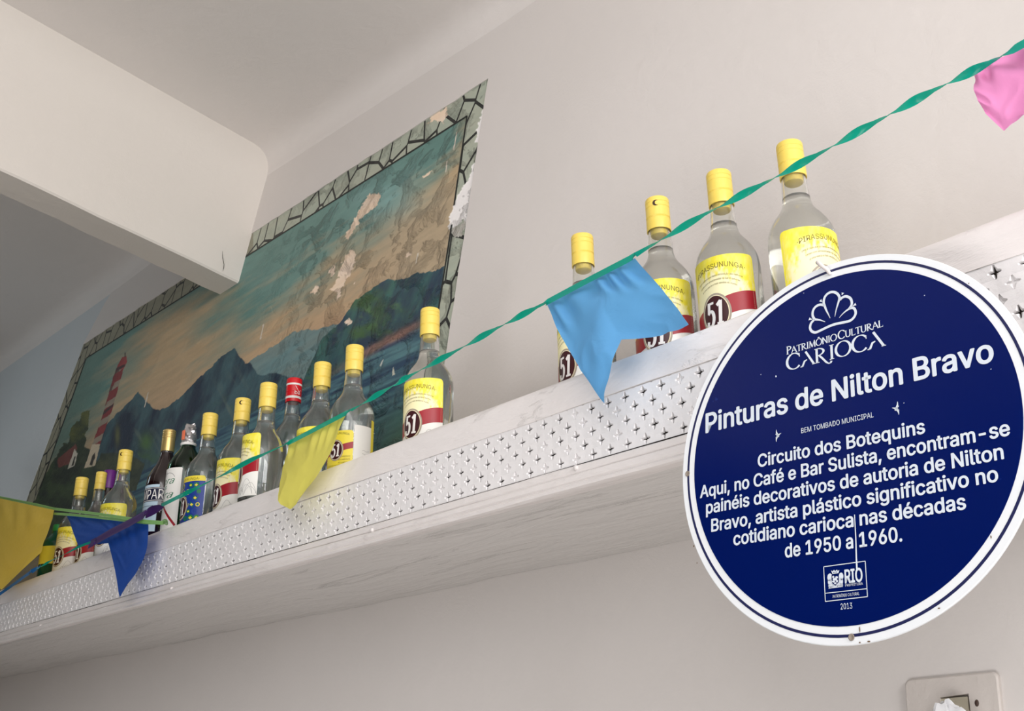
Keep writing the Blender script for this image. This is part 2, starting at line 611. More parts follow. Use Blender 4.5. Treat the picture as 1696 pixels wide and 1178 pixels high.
def make_mural():
    # grid on the wall, finer where it is nearer to the viewer
    nx, nz = 760, 460
    px_l, px_r = -12.0, 815.0
    t = np.linspace(0, 1, nx)
    # world x for evenly spaced picture columns along the mid height line
    xa, xb = -4.03, X_R + 0.003
    fine = np.linspace(xa, xb, 4000)
    pp = proj_np(np.stack([fine, np.full(4000, WALL_Y), np.full(4000, 1.2 + 1.55)], 1))[:, 0]
    gx = np.interp(np.linspace(pp[0], pp[-1], nx), pp, fine)
    gv = np.linspace(0, 1, nz)
    Xw = np.repeat(gx[None, :], nz, 0)
    ztop = np.interp(gx, [ML_top.x, MR_top.x], [ML_top.z, MR_top.z]) + 0.004
    Zw = ZB + (ztop[None, :] - ZB) * gv[:, None]
    P = np.stack([Xw, np.full(Xw.shape, WALL_Y - 0.0005), Zw], -1)
    UV = proj_np(P)                      # homography of the painted plane: the layout is measured in these units
    U, V = UV[..., 0], UV[..., 1]
    # hand-wobbled coordinates for painterly edges
    wob = 5.0
    Uw = U + (fbm(U / 14, V / 14, 3) - 0.5) * wob
    Vw = V + (fbm(U / 14, V / 14, 9) - 0.5) * wob
    # frame of the picture: inner border lines
    def line_y(a, b, u):
        return a[1] + (b[1] - a[1]) * (u - a[0]) / (b[0] - a[0])
    # s: along, d: depth below the inner top line (picture height coordinate)
    dtop = V - line_y((142.6, 593.5), (773, 192), U)
    # direction along strokes
    A = (U * 0.83 - V * 0.55)
    Bc = (U * 0.55 + V * 0.83)
    st = fbm(A / 60, Bc / 9, 21, 5)
    st2 = fbm(A / 25, Bc / 4, 31, 4)
    big = fbm(A / 150, Bc / 60, 41, 3)

    def mix(a, b, f):
        f = np.clip(f, 0, 1)[..., None]
        return a * (1 - f) + b * f
    ones = np.ones(U.shape + (3,))
    teal, teal2 = L3(98, 138, 130), L3(126, 166, 162)
    beige, beige2 = L3(194, 168, 130), L3(184, 164, 134)
    rose = L3(196, 152, 122)
    # ---- sky
    f = (dtop - 40) / 95 + (st - 0.5) * 1.1 + (big - 0.5) * 2.0
    f = f + np.interp(U, [100, 160, 260, 420, 520, 640, 780], [-0.8, -0.4, 0.45, 0.0, -0.05, -0.15, 0.5])
    sky = mix(ones * teal, ones * beige, f)
    sky = mix(sky, ones * teal2, np.exp(-((U - 650) / 70) ** 2 - ((V - 330) / 45) ** 2) * 0.9 * st * 1.6)
    sky = mix(sky, ones * rose, np.clip((dtop - 110) / 110, 0, 1) * (0.35 + 0.9 * (big - 0.3)))
    sky = mix(sky, ones * beige2, np.clip((U - 560) / 120, 0, 1) * np.clip((dtop - 70) / 60, 0, 1))
    sky = mix(sky, ones * L3(92, 104, 88), np.clip((190 - U) / 90, 0, 1) * 0.6)
    col = sky * (0.86 + 0.28 * st2[..., None])

    def ridge(pts):
        xs_, ys_ = zip(*pts)
        jag = (fbm(U / 9, V * 0 + 2, 55, 3) - 0.5) * 7
        return Vw - (np.interp(U, xs_, ys_, left=9999, right=9999) + jag)

    def paint(mask, c):
        nonlocal col
        col = np.where(mask[..., None], c, col)

    def soft(mask_f, c):
        nonlocal col
        col = mix(col, c * ones, mask_f)
    # ---- far pale ridge
    d = ridge([(400, 612), (416, 600), (435, 585), (462, 568), (486, 553), (500, 547), (523, 546), (560, 538), (700, 530), (760, 520)])
    cf = mix(ones * L3(96, 136, 142), ones * L3(132, 140, 130), st * 0.8) * (0.8 + 0.4 * st2[..., None])
    paint((d > 0) & (U > 398), cf)
    # ---- mid mountain chain, from the left peak to the small rocks
    d = ridge([(70, 860), (140, 760), (179, 701), (205, 678), (229, 648), (247, 667), (260, 681), (273, 679), (298, 659), (331, 627), (370, 588), (389, 577), (408, 601), (415, 604), (428, 623), (457, 616), (479, 628), (500, 625), (520, 640)])
    fold = fbm((U + V * 0.35) / 16, V / 60, 61, 4)
    fold2 = fbm((U - V * 0.5) / 10, V / 40, 66, 4)
    cm = mix(ones * L3(4, 30, 56), ones * L3(58, 92, 100), (fold - 0.5) * 3.2 + 0.45)
    cm = mix(cm, ones * L3(92, 110, 104), np.clip((fold2 - 0.55) * 3, 0, 1) * np.clip((d - 15) / 40, 0, 1))
    cm = mix(cm, ones * L3(66, 104, 60), np.clip((fbm(U / 22, V / 18, 71) - 0.6) * 5, 0, 1) * np.clip((d - 60) / 40, 0, 1))
    paint((d > 0) & (U < 525), cm * (0.82 + 0.36 * st2[..., None]))
    # ---- big dark forested headland on the right
    d = ridge([(478, 650), (500, 632), (513, 610), (533, 560), (557, 543), (574, 519), (588, 498), (602, 490), (622, 475), (642, 464), (669, 463), (690, 454), (710, 451), (734, 442), (770, 430)])
    ch = mix(ones * L3(14, 50, 76), ones * L3(50, 104, 96), (fold - 0.5) * 2.6 + 0.4)
    ch = mix(ch, ones * L3(58, 98, 52), np.clip((fbm(U / 30, V / 22, 81) - 0.47) * 4, 0, 1) * np.clip((690 - U) / 80, 0, 1))
    ch = mix(ch, ones * L3(96, 140, 84), np.clip((fbm(U / 12, V / 10, 83) - 0.66) * 5, 0, 1) * np.exp(-((U - 630) / 40) ** 2 - ((V - 520) / 26) ** 2))
    head = d > 0
    paint(head, ch * (0.8 + 0.4 * st2[..., None]))
    # ---- sea and its shore
    shore = np.interp(U, [-20, 150, 240, 300, 480, 540, 590, 640, 693, 735, 800], [905, 850, 780, 742, 655, 628, 602, 572, 545, 530, 505])
    ds = Vw - shore
    wav = fbm((U * 0.9 - V * 0.42) / 70, (U * 0.42 + V * 0.9) / 4.5, 91, 4)
    cs = mix(ones * L3(24, 62, 92), ones * L3(84, 130, 138), (wav - 0.5) * 2.8 + 0.42)
    cs = mix(cs, ones * L3(48, 96, 92), np.clip((ds - 60) / 70, 0, 1) * (0.4 + 0.6 * st))
    cs = mix(cs, ones * L3(70, 104, 76), np.clip((U - 600) / 60, 0, 1) * np.clip((ds - 110) / 50, 0, 1) * 0.6)
    paint((ds > 0) & (U > 170), cs * (0.85 + 0.3 * st2[..., None]))
    beach = np.exp(-((ds + 6) / 7) ** 2) * np.interp(U, [545, 590, 620, 660, 690, 720], [0, 0.4, 1, 1, 0.6, 0]) * (0.5 + st2)
    soft(beach * 0.8, L3(176, 132, 116))
    soft(np.exp(-((ds + 3) / 4) ** 2) * np.interp(U, [470, 500, 550, 600], [0, 0.6, 0.6, 0]) * st2, L3(150, 150, 140))
    # ---- lake, land and vegetation on the left
    veg = fbm(U / 12, V / 10, 101, 4)
    land = inside([(30, 870), (92, 758), (120, 742), (150, 768), (200, 752), (232, 768), (214, 800), (170, 850), (120, 900), (20, 940)], Uw, Vw)
    paint(land, mix(ones * L3(28, 42, 30), ones * L3(64, 84, 48), veg * 1.5 - 0.35))
    scrub = inside([(150, 792), (168, 752), (215, 748), (240, 770), (226, 812), (180, 826)], Uw, Vw)
    paint(scrub, mix(ones * L3(34, 50, 36), ones * L3(86, 92, 60), veg * 1.3 - 0.35))
    soft(np.exp(-((U - 243) / 10) ** 2 - ((V - 732) / 14) ** 2) * 0.9, L3(78, 118, 56))
    soft(np.exp(-((U - 195) / 4) ** 2 - ((V - 722) / 16) ** 2) * 0.9, L3(100, 104, 58))
    tree = inside([(107, 752), (118, 722), (121, 704), (133, 694), (138, 683), (149, 679), (149, 700), (143, 722), (141, 752), (130, 770)], U + (veg - 0.5) * 10, V + (veg - 0.5) * 8)
    paint(tree, mix(ones * L3(38, 54, 32), ones * L3(108, 112, 50), (veg - 0.3) * 1.6 + (700 - V) / 80))
    bush = inside([(86, 800), (92, 760), (108, 735), (128, 738), (150, 745), (145, 775), (110, 800)], U + (veg - 0.5) * 12, V + (veg - 0.5) * 10)
    paint(bush & ~tree, mix(ones * L3(26, 40, 28), ones * L3(60, 72, 44), veg * 1.5 - 0.4))
    # red roofed hut with a white gable
    paint(inside([(96, 760), (126, 736), (128, 744), (116, 770), (98, 775)], Uw, Vw), ones * L3(110, 58, 50))
    paint(inside([(112, 778), (124, 744), (129, 752), (124, 772), (118, 775)], U, V), ones * L3(200, 196, 180))
    paint(inside([(119, 772), (124, 756), (126, 757), (122, 772)], U, V), ones * L3(60, 58, 50))
    # ---- the striped lighthouse
    tower = inside([(203, 592), (210, 590), (211, 600), (205, 612), (186, 680), (168, 730), (158, 772), (140, 776), (152, 740), (170, 690), (188, 625), (195, 606)], U, V)
    stripe = ((V + U * 0.62 - 690) / 24.0) % 1.0
    axis_u = 207 - (V - 596) * 0.385
    lit = U > axis_u - 2
    white = ((stripe > 0.60) & lit)
    ct = np.where(white[..., None], ones * L3(150, 138, 122), ones * L3(132, 44, 46))
    ct = np.where(((stripe > 0.72) & ~lit)[..., None], ones * L3(96, 74, 66), ct)
    ct = np.where((V < 612)[..., None], ones * L3(158, 58, 58), ct)
    ct = np.where((V > 736)[..., None], ones * L3(206, 192, 166), ct)
    dark_side = np.clip((U - (209 - (V - 600) * 0.385)) / -18 - 0.1, 0, 1)
    ct = mix(ct, ones * L3(66, 34, 36), np.clip(dark_side, 0, 1) * 0.6) * (0.85 + 0.3 * st2[..., None])
    paint(tower, ct)
    paint(inside([(193, 610), (208, 603), (207, 608), (193, 615)], U, V), ones * L3(70, 40, 44))
    paint(inside([(172, 682), (190, 668), (187, 674), (171, 688)], U, V), ones * L3(60, 40, 40))
    paint(inside([(149, 770), (153, 756), (158, 750), (158, 758), (153, 772)], U, V), ones * L3(52, 46, 40))
    paint(inside([(207, 584), (208.6, 584), (209, 592), (207, 592)], U, V), ones * L3(60, 50, 50))
    # ---- little sails
    paint(inside([(633, 598), (636, 596), (632, 607), (629, 607)], U, V), ones * L3(210, 214, 208))
    paint(inside([(652, 608), (655, 621), (650, 622)], U, V), ones * L3(206, 206, 190))
    # ---- flaked-off paint, scratches
    Ue = U + (fbm(U / 5, V / 5, 111, 3) - 0.5) * 9
    Ve = V + (fbm(U / 5, V / 5, 117, 3) - 0.5) * 9
    peel = np.zeros(U.shape, bool)
    for poly in [
        [(612, 322), (628, 320), (630, 330), (624, 342), (612, 352), (600, 360), (592, 374), (586, 386), (576, 398), (573, 393), (582, 374), (592, 354), (602, 338)],
        [(585, 412), (590, 422), (584, 446), (576, 462), (569, 475), (560, 500), (556, 482), (546, 482), (560, 460), (566, 440), (571, 425)],
        [(546, 450), (553, 440), (555, 452), (549, 460)], [(515, 483), (524, 474), (531, 478), (520, 486)],
        [(697, 294), (710, 286), (718, 283), (712, 291), (702, 296)], [(672, 421), (680, 418), (682, 424), (674, 427)],
        [(570, 532), (580, 526), (584, 532), (576, 539)], [(584, 467), (588, 464), (587, 472)],
        [(730, 184), (740, 178), (741, 192), (733, 203), (720, 200), (708, 204), (716, 192)]]:
        peel |= inside(poly, Ue, Ve)
    bare = inside([(800, 176), (812, 150), (806, 196), (800, 222), (795, 240), (788, 235), (790, 218), (794, 200)], Ue, Ve)
    bare |= inside([(790, 265), (793, 290), (788, 320), (779, 372), (768, 364), (754, 378), (744, 378), (746, 362), (755, 330), (768, 308), (776, 298), (784, 276)], Ue, Ve)
    bare |= inside([(752, 620), (745, 585), (750, 560), (757, 520), (764, 490), (766, 500), (760, 620)], Ue, Ve)
    wornc = mix(ones * L3(252, 232, 214), ones * L3(244, 214, 180), st)
    # stone-like painted border
    bl = line_y((142.6, 593.5), (773.4, 192.3), U)
    xin_r = 773.4 + (V - 192.3) * (727 - 773.4) / (510 - 192.3)
    xin_l = 142.6 + (V - 593.5) * (72 - 142.6) / (792 - 593.5)
    border = (V < bl) | (U > xin_r) | (U < xin_l)
    bc = mix(ones * L3(168, 180, 164), ones * L3(180, 182, 164), st)
    bc = np.where((U < 420)[..., None], mix(ones * L3(150, 148, 128), ones * L3(136, 134, 114), st), bc)
    col = np.where(border[..., None], bc * (0.9 + 0.2 * st2[..., None]), col)
    grey = inside([(748, 382), (772, 366), (774, 372), (764, 392), (752, 396)], Ue, Ve)
    col = np.where(grey[..., None], ones * L3(196, 192, 182), col)
    col = np.where(peel[..., None], wornc, col)
    col = np.where(bare[..., None], ones * L3(252, 248, 246), col)
    scr = np.zeros(U.shape, bool)
    for (a, b) in [((437, 538), (432, 562)), ((757, 220), (752, 248)), ((741, 268), (739, 285)), ((693, 420), (690, 436)), ((246, 651), (240, 674)), ((705, 205), (703, 220))]:
        tt = np.clip(((U - a[0]) * (b[0] - a[0]) + (V - a[1]) * (b[1] - a[1])) / ((b[0] - a[0]) ** 2 + (b[1] - a[1]) ** 2), 0, 1)
        dd = np.hypot(U - a[0] - tt * (b[0] - a[0]), V - a[1] - tt * (b[1] - a[1]))
        scr |= dd < 0.9
    col = np.where(scr[..., None], ones * L3(214, 204, 188), col)
    peel = peel | bare
    # relief: blistered paint stands proud of the bare render
    rel = np.where(peel, 0.0, 1.0) * 0.0012
    P[..., 1] -= rel
    n = nx * nz
    me = bpy.data.meshes.new('landscape_mural')
    me.vertices.add(n)
    me.vertices.foreach_set('co', P.reshape(-1).astype(np.float32))
    idx = np.arange(n).reshape(nz, nx)
    q = np.stack([idx[:-1, :-1], idx[:-1, 1:], idx[1:, 1:], idx[1:, :-1]], -1).reshape(-1, 4)
    nf = len(q)
    me.loops.add(nf * 4)
    me.loops.foreach_set('vertex_index', q.reshape(-1).astype(np.int32))
    me.polygons.add(nf)
    me.polygons.foreach_set('loop_start', np.arange(0, nf * 4, 4, dtype=np.int32))
    me.polygons.foreach_set('use_smooth', np.ones(nf, bool))
    me.update(calc_edges=True)
    ca = me.color_attributes.new('Col', 'FLOAT_COLOR', 'POINT')
    rgba = np.ones((n, 4), np.float32)
    rgba[:, :3] = np.clip(col.reshape(-1, 3), 0, 1)
    ca.data.foreach_set('color', rgba.reshape(-1))
    ba = me.attributes.new('border', 'FLOAT', 'POINT')
    ba.data.foreach_set('value', (border & ~peel & ~grey).reshape(-1).astype(np.float32))
    wa = me.attributes.new('worn', 'FLOAT', 'POINT')
    wa.data.foreach_set('value', np.interp(U, [420, 520, 760], [0.15, 1, 1]).reshape(-1).astype(np.float32))
    m = bpy.data.materials.new('mural_paint')
    m.use_nodes = True
    nt, N, L, B = nodes(m)
    B.inputs['Roughness'].default_value = 0.5
    vc = N.new('ShaderNodeVertexColor')
    vc.layer_name = 'Col'
    tc = N.new('ShaderNodeTexCoord')
    mp = N.new('ShaderNodeMapping')
    mp.inputs['Scale'].default_value = (1, 0, 1)
    L.new(tc.outputs['Object'], mp.inputs[0])
    sp = N.new('ShaderNodeSeparateXYZ')
    cb = N.new('ShaderNodeCombineXYZ')
    L.new(tc.outputs['Object'], sp.inputs[0])
    zm = N.new('ShaderNodeMath')
    zm.operation = 'MULTIPLY'
    zm.inputs[1].default_value = 0.62
    L.new(sp.outputs['X'], cb.inputs[0])
    L.new(sp.outputs['Z'], zm.inputs[0])
    L.new(zm.outputs[0], cb.inputs[1])
    vo = N.new('ShaderNodeTexVoronoi')
    vo.voronoi_dimensions = '2D'
    vo.feature = 'DISTANCE_TO_EDGE'
    vo.inputs['Scale'].default_value = 17
    vo.inputs['Randomness'].default_value = 1.0
    L.new(cb.outputs[0], vo.inputs['Vector'])
    lt = N.new('ShaderNodeMath')
    lt.operation = 'LESS_THAN'
    lt.inputs[1].default_value = 0.05
    L.new(vo.outputs['Distance'], lt.inputs[0])
    at_ = N.new('ShaderNodeAttribute')
    at_.attribute_name = 'border'
    gt = N.new('ShaderNodeMath')
    gt.operation = 'GREATER_THAN'
    gt.inputs[1].default_value = 0.6
    L.new(at_.outputs['Fac'], gt.inputs[0])
    mu = N.new('ShaderNodeMath')
    mu.operation = 'MULTIPLY'
    L.new(lt.outputs[0], mu.inputs[0])
    L.new(gt.outputs[0], mu.inputs[1])
    mx = N.new('ShaderNodeMixRGB')
    mx.inputs[2].default_value = lin(24, 28, 26)
    L.new(mu.outputs[0], mx.inputs[0])
    L.new(vc.outputs[0], mx.inputs[1])
    L.new(mx.outputs[0], B.inputs['Base Color'])
    # blisters and lifted flakes of old paint
    n1 = N.new('ShaderNodeTexNoise')
    n1.inputs['Scale'].default_value = 13
    n1.inputs['Detail'].default_value = 8
    n1.inputs['Roughness'].default_value = 0.62
    n1.inputs['Distortion'].default_value = 0.5
    L.new(mp.outputs[0], n1.inputs['Vector'])
    rp = N.new('ShaderNodeValToRGB')
    rp.color_ramp.elements[0].position = 0.50
    rp.color_ramp.elements[1].position = 0.70
    L.new(n1.outputs['Fac'], rp.inputs[0])
    n2 = N.new('ShaderNodeTexNoise')
    n2.inputs['Scale'].default_value = 70
    n2.inputs['Detail'].default_value = 5
    L.new(mp.outputs[0], n2.inputs['Vector'])
    wr = N.new('ShaderNodeAttribute')
    wr.attribute_name = 'worn'
    b1 = N.new('ShaderNodeBump')
    b1.inputs['Distance'].default_value = 0.012
    L.new(wr.outputs['Fac'], b1.inputs['Strength'])
    L.new(rp.outputs[0], b1.inputs['Height'])
    b2 = N.new('ShaderNodeBump')
    b2.inputs['Strength'].default_value = 0.35
    b2.inputs['Distance'].default_value = 0.0025
    L.new(n2.outputs['Fac'], b2.inputs['Height'])
    L.new(b1.outputs[0], b2.inputs['Normal'])
    L.new(b2.outputs[0], B.inputs['Normal'])
    me.materials.append(m)
    o = bpy.data.objects.new('landscape_mural', me)
    C.objects.link(o)
    tag(o, 'faded wall painting of a lighthouse, blue mountains and sea behind the left bottles', 'mural')
    # dark rule between border and picture
    y = WALL_Y - 0.0022
    mbl = MB()
    T0, T1 = at(142.6, 593.5, y), at(773.4, 192.3, y)
    R1, L1 = at(752.0, 340, y), at(66, 810, y)
    R2, R3 = at(748, 372, y), at(722, 540, y)
    def rule(a, b, wd):
        d = (b - a).normalized()
        nrm = Vector((-d.z, 0, d.x)) * wd / 2
        mbl.add([a + nrm, b + nrm, b - nrm, a - nrm], [(0, 1, 2, 3)])
    rule(T0, T1, 0.006)
    rule(T1, R1, 0.0055)
    rule(R2, R3, 0.0055)
    rule(T0, L1, 0.012)
    mbl.build('frame_line', mat('dark_line_paint', lin(24, 28, 26), 0.6), o)
    return o


make_mural()

# ================================================================== SHELF
TILT = math.radians(8.7)
XS = 0.0085
LIP = Vector((-0.9, 0.81, 0.583 + 1.55))
ax = Vector((1, 0, XS)).normalized()
az = Vector((0, -math.sin(TILT), math.cos(TILT)))
az = (az - ax * az.dot(ax)).normalized()
ay = az.cross(ax)
SHELF = Matrix(((ax.x, ay.x, az.x, LIP.x), (ax.y, ay.y, az.y, LIP.y), (ax.z, ay.z, az.z, LIP.z), (0, 0, 0, 1)))
INV = SHELF.inverted()
SX0, SX1 = -3.35, 1.5
shelf = empty('bottle_shelf', SHELF)
tag(shelf, 'long white painted wall shelf with pierced metal front holding the bottles', 'shelf')
WALL_IN = WALL_Y - 0.0045
YD = (WALL_IN - LIP.y) / math.cos(TILT)      # depth of the top, along its slope

def wavy(x, s, amp):
    return amp * (math.sin(x * 7.3 + s) * 0.5 + math.sin(x * 19.7 + s * 2.1) * 0.3 + math.sin(x * 47 + s * 3.3) * 0.2)

nx_ = 170
sx = [SX0 + (SX1 - SX0) * i / nx_ for i in range(nx_ + 1)]

def extrude_profile(prof, m, name, amps, closed=True):
    """profile in (y, z) drawn along the shelf, wobbling a little as hand-painted wood does"""
    mb_ = MB()
    rows_ = []
    for k, (y, z) in enumerate(prof):
        rows_.append([Vector((x, y + wavy(x, k * 1.7, amps * 0.5), z + wavy(x, k * 0.9 + 4, amps))) for x in sx])
    if closed:
        rows_.append(rows_[0])
    mb_.grid(rows_)
    np_ = len(prof)
    if closed:
        n = nx_ + 1
        mb_.f.append(tuple(k * n for k in range(np_)))
        mb_.f.append(tuple(k * n + nx_ for k in range(np_))[::-1])
        mb_.m += [0, 0]
    return mb_.build(name, m, shelf, smooth=True, angle=35)

# top board with its rounded front lip
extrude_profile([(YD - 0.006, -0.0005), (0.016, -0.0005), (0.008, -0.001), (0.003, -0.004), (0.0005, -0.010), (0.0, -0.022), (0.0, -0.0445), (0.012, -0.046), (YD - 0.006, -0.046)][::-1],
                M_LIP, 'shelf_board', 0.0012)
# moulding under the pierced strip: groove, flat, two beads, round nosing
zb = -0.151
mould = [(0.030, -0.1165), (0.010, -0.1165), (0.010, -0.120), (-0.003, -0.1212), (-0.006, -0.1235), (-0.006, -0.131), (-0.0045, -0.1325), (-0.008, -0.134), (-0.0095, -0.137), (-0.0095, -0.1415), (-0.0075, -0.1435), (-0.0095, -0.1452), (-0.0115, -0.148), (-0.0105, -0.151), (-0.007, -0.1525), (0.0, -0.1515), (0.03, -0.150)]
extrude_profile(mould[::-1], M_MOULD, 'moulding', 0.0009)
# underside boards, meeting the wall
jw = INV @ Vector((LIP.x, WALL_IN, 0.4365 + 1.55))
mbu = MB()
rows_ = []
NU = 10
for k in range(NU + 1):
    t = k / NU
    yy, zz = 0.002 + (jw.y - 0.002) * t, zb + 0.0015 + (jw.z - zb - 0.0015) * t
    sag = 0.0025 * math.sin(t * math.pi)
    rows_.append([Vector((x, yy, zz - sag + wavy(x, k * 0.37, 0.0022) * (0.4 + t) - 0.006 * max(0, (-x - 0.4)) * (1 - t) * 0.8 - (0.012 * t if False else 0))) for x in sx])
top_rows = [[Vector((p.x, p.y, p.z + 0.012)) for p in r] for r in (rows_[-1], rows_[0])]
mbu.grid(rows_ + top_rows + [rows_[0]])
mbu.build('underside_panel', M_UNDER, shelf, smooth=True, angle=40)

# pierced strip: staggered four-armed holes, punched through thin sheet
PX, PZ = 0.0278, 0.0145
lat = MB()
back = MB()
xo = (-1.0505 - LIP.x)
r0z = -0.0533
ncol0, ncol1 = int((SX0 - xo) / PX), int((SX1 - xo) / PX)
for row in range(-1, 5):
    zc = r0z - row * PZ
    offx = xo + (0.5 * PX if row % 2 else 0.0)
    for cix in range(ncol0, ncol1 + 1):
        xc = offx + cix * PX
        a = 0.0069 * random.uniform(0.93, 1.04)
        b = 0.0058 * random.uniform(0.88, 1.08)
        tw = 0.00085 * random.uniform(0.75, 1.3)
        cw = 0.0013 * random.uniform(0.85, 1.15)
        inn = [(-tw, a), (tw, a), (cw, cw), (b, tw), (b, -tw), (cw, -cw), (tw, -a), (-tw, -a), (-cw, -cw), (-b, -tw), (-b, tw), (-cw, cw)]
        hw, hh = PX / 2, PZ / 2
        out = [(-tw, hh), (tw, hh), (hw, hh), (hw, tw), (hw, -tw), (hw, -hh), (tw, -hh), (-tw, -hh), (-hw, -hh), (-hw, -tw), (-hw, tw), (-hw, hh)]
        zcut = -0.0450
        def P3(q, y):
            return (xc + q[0], y, min(zc + q[1], zcut) if row == -1 else zc + q[1])
        y0 = 0.0016
        dent = 0.0009 * random.uniform(0.2, 1.5)
        mid = [((i_[0] * 0.86 + o_[0] * 0.14), (i_[1] * 0.86 + o_[1] * 0.14)) for i_, o_ in zip(inn, out)]
        vs = [P3(q, y0) for q in out] + [P3(q, y0 - 0.0003) for q in mid] + [P3(q, y0 + dent) for q in inn] + [P3((q[0] * .9, q[1] * .9), y0 + dent + 0.0030) for q in inn]
        fs = []
        for ring_ in range(3):
            for k in range(12):
                k2 = (k + 1) % 12
                fs.append((ring_ * 12 + k, ring_ * 12 + k2, ring_ * 12 + 12 + k2, ring_ * 12 + 12 + k))
        if random.random() < 0.26:          # clogged with paint
            vs2 = [P3((q[0] * .97, q[1] * .97), y0 + dent + 0.0016) for q in inn]
            fs.append(tuple(range(48, 60))[::-1])
            vs += vs2
        lat.add(vs, fs)
lo = lat.build('pierced_strip', M_LATTICE, shelf, smooth=True, angle=28)
MB().box(SX0, SX1, 0.0085, 0.014, -0.119, -0.044).build('backing_board', M_BACKING, shelf)
# screw heads along the moulding
mbs = None
for q in [(954, 775), (616, 878), (284, 975), (67, 1037)]:
    r = Vector(ray(*q))
    o_ = INV @ Vector(EYE)
    d_ = INV.to_3x3() @ r
    tpar = (-0.0062 - o_.y) / d_.y
    p = o_ + d_ * tpar
    h = MB()
    h.lathe([(0.0001, 0.0026), (0.0022, 0.0022), (0.0034, 0.0008), (0.0036, -0.002)], 12)
    so = h.build('screw_head', M_MOULD, shelf, smooth=True)
    so.matrix_local = Matrix.Translation(p) @ Matrix.Rotation(math.radians(90), 4, 'X')


# ================================================================== BOTTLES
RB = 0.0415


def shelf_spot(px, py, H=None, yb=None):
    """where the axis of a bottle, whose cap centre is seen at (px, py), meets the shelf top"""
    o_ = INV @ Vector(EYE)
    d_ = INV.to_3x3() @ Vector(ray(px, py))
    t = (H - o_.z) / d_.z if H is not None else (yb - o_.y) / d_.y
    p = o_ + d_ * t
    return p.x, p.y, p.z          # z is the height of the cap top above the shelf


def wrap(V, r):
    """flat (arc length, height) -> on the cylinder, front towards -y"""
    a = V[:, 0] / r
    return np.stack([r * np.sin(a), -r * np.cos(a), V[:, 1]], 1)


def subdiv_poly(V, Fc):
    return V, Fc


class Label(MB):
    def flat(s, V, Fc, r, mi):
        s.add(wrap(np.asarray(V, float), r), Fc, mi)

    def panel(s, u0, u1, v0, v1, r, mi, rc=0.0, n=48, round_bottom=False):
        us = np.linspace(u0, u1, n + 1)
        rows_ = []
        nv = 8
        top = []
        bot = []
        for u in us:
            e = min(u - u0, u1 - u)
            dz = 0
            if rc and e < rc:
                dz = rc - math.sqrt(max(0, rc * rc - (rc - e) ** 2))
            top.append(v1 - dz)
            bot.append(v0 + (dz if round_bottom else 0))
        for k in range(nv + 1):
            rows_.append(np.array([(u, b_ + (t_ - b_) * k / nv) for u, t_, b_ in zip(us, top, bot)]))
        P = [list(map(tuple, wrap(rw, r))) for rw in rows_]
        s.grid(P, mi)

    def ellipse(s, cu, cv, ru, rv, r, mi, n=40, rings=4):
        V = [(cu, cv)]
        for k in range(1, rings + 1):
            for i in range(n):
                a = 2 * math.pi * i / n
                V.append((cu + ru * k / rings * math.cos(a), cv + rv * k / rings * math.sin(a)))
        Fc = [(0, 1 + i, 1 + (i + 1) % n) for i in range(n)]
        for k in range(rings - 1):
            for i in range(n):
                i2 = (i + 1) % n
                Fc.append((1 + k * n + i, 1 + (k + 1) * n + i, 1 + (k + 1) * n + i2, 1 + k * n + i2))
        s.flat(V, Fc, r, mi)

    def line(s, pts, wd, r, mi):
        V, Fc = stroke(pts, wd)
        s.flat(V, Fc, r, mi)

    def curve_text(s, txt, cu, cv, width, height, r, mi, rise=0.0, offset=0.0, shear=0.0):
        V, Fc = fit_text(txt, -width / 2, 0, width, height, offset, shear)
        V[:, 1] += rise * (1 - (V[:, 0] / (width / 2)) ** 2)
        V = V + np.array([cu, cv])
        s.flat(V, Fc, r, mi)


DIGIT5 = [[(0.40, 0.95), (0.10, 0.95)], [(0.10, 1.0), (0.10, 0.52)],
          [(0.06, 0.52), (0.16, 0.60)] + arc(0.22, 0.30, 0.20, 0.32, 90, -90, 12) + [(0.1, 0.0), (0.04, 0.1), (0.06, 0.2)]]
DIGIT1 = [[(0.80, 0.0), (0.80, 1.0)], [(0.60, 0.80), (0.80, 0.98)], [(0.62, 0.035), (0.98, 0.035)]]


def oval51(lb, cu, cv, r, sc=1.0):
    lb.ellipse(cu, cv, 0.0192 * sc, 0.0243 * sc, r + 0.0002, 2)
    lb.ellipse(cu, cv, 0.0170 * sc, 0.0220 * sc, r + 0.0003, 3)
    lb.ellipse(cu, cv, 0.0160 * sc, 0.0210 * sc, r + 0.0004, 4)
    for st_ in DIGIT5 + DIGIT1:
        wd = nib(0.19, 0.10)
        V, Fc = stroke(st_ if len(st_) > 2 else [tuple(np.array(st_[0]) + (np.array(st_[1]) - np.array(st_[0])) * i / 3) for i in range(4)], wd)
        V = np.array(V)
        V = np.stack([cu + (V[:, 0] - 0.5) * 0.0215 * sc + (V[:, 1] - .5) * 0.002 * sc, cv + (V[:, 1] - 0.5) * 0.0285 * sc], 1)
        lb.flat(V, Fc, r + 0.00055, 5)


LABEL_MATS = [M_LABELPAINT, M_PAPER, M_BEIGE, M_CREAM, M_MAROON, M_WHITE, M_BAND, M_LTXT, M_GREYLINE, M_YLAB, M_BLUEP, M_GREENP]
HALF = 1.27 * RB          # half width of the main label on the glass
V0, V1 = 0.012, 0.134
RL = RB + 0.0004


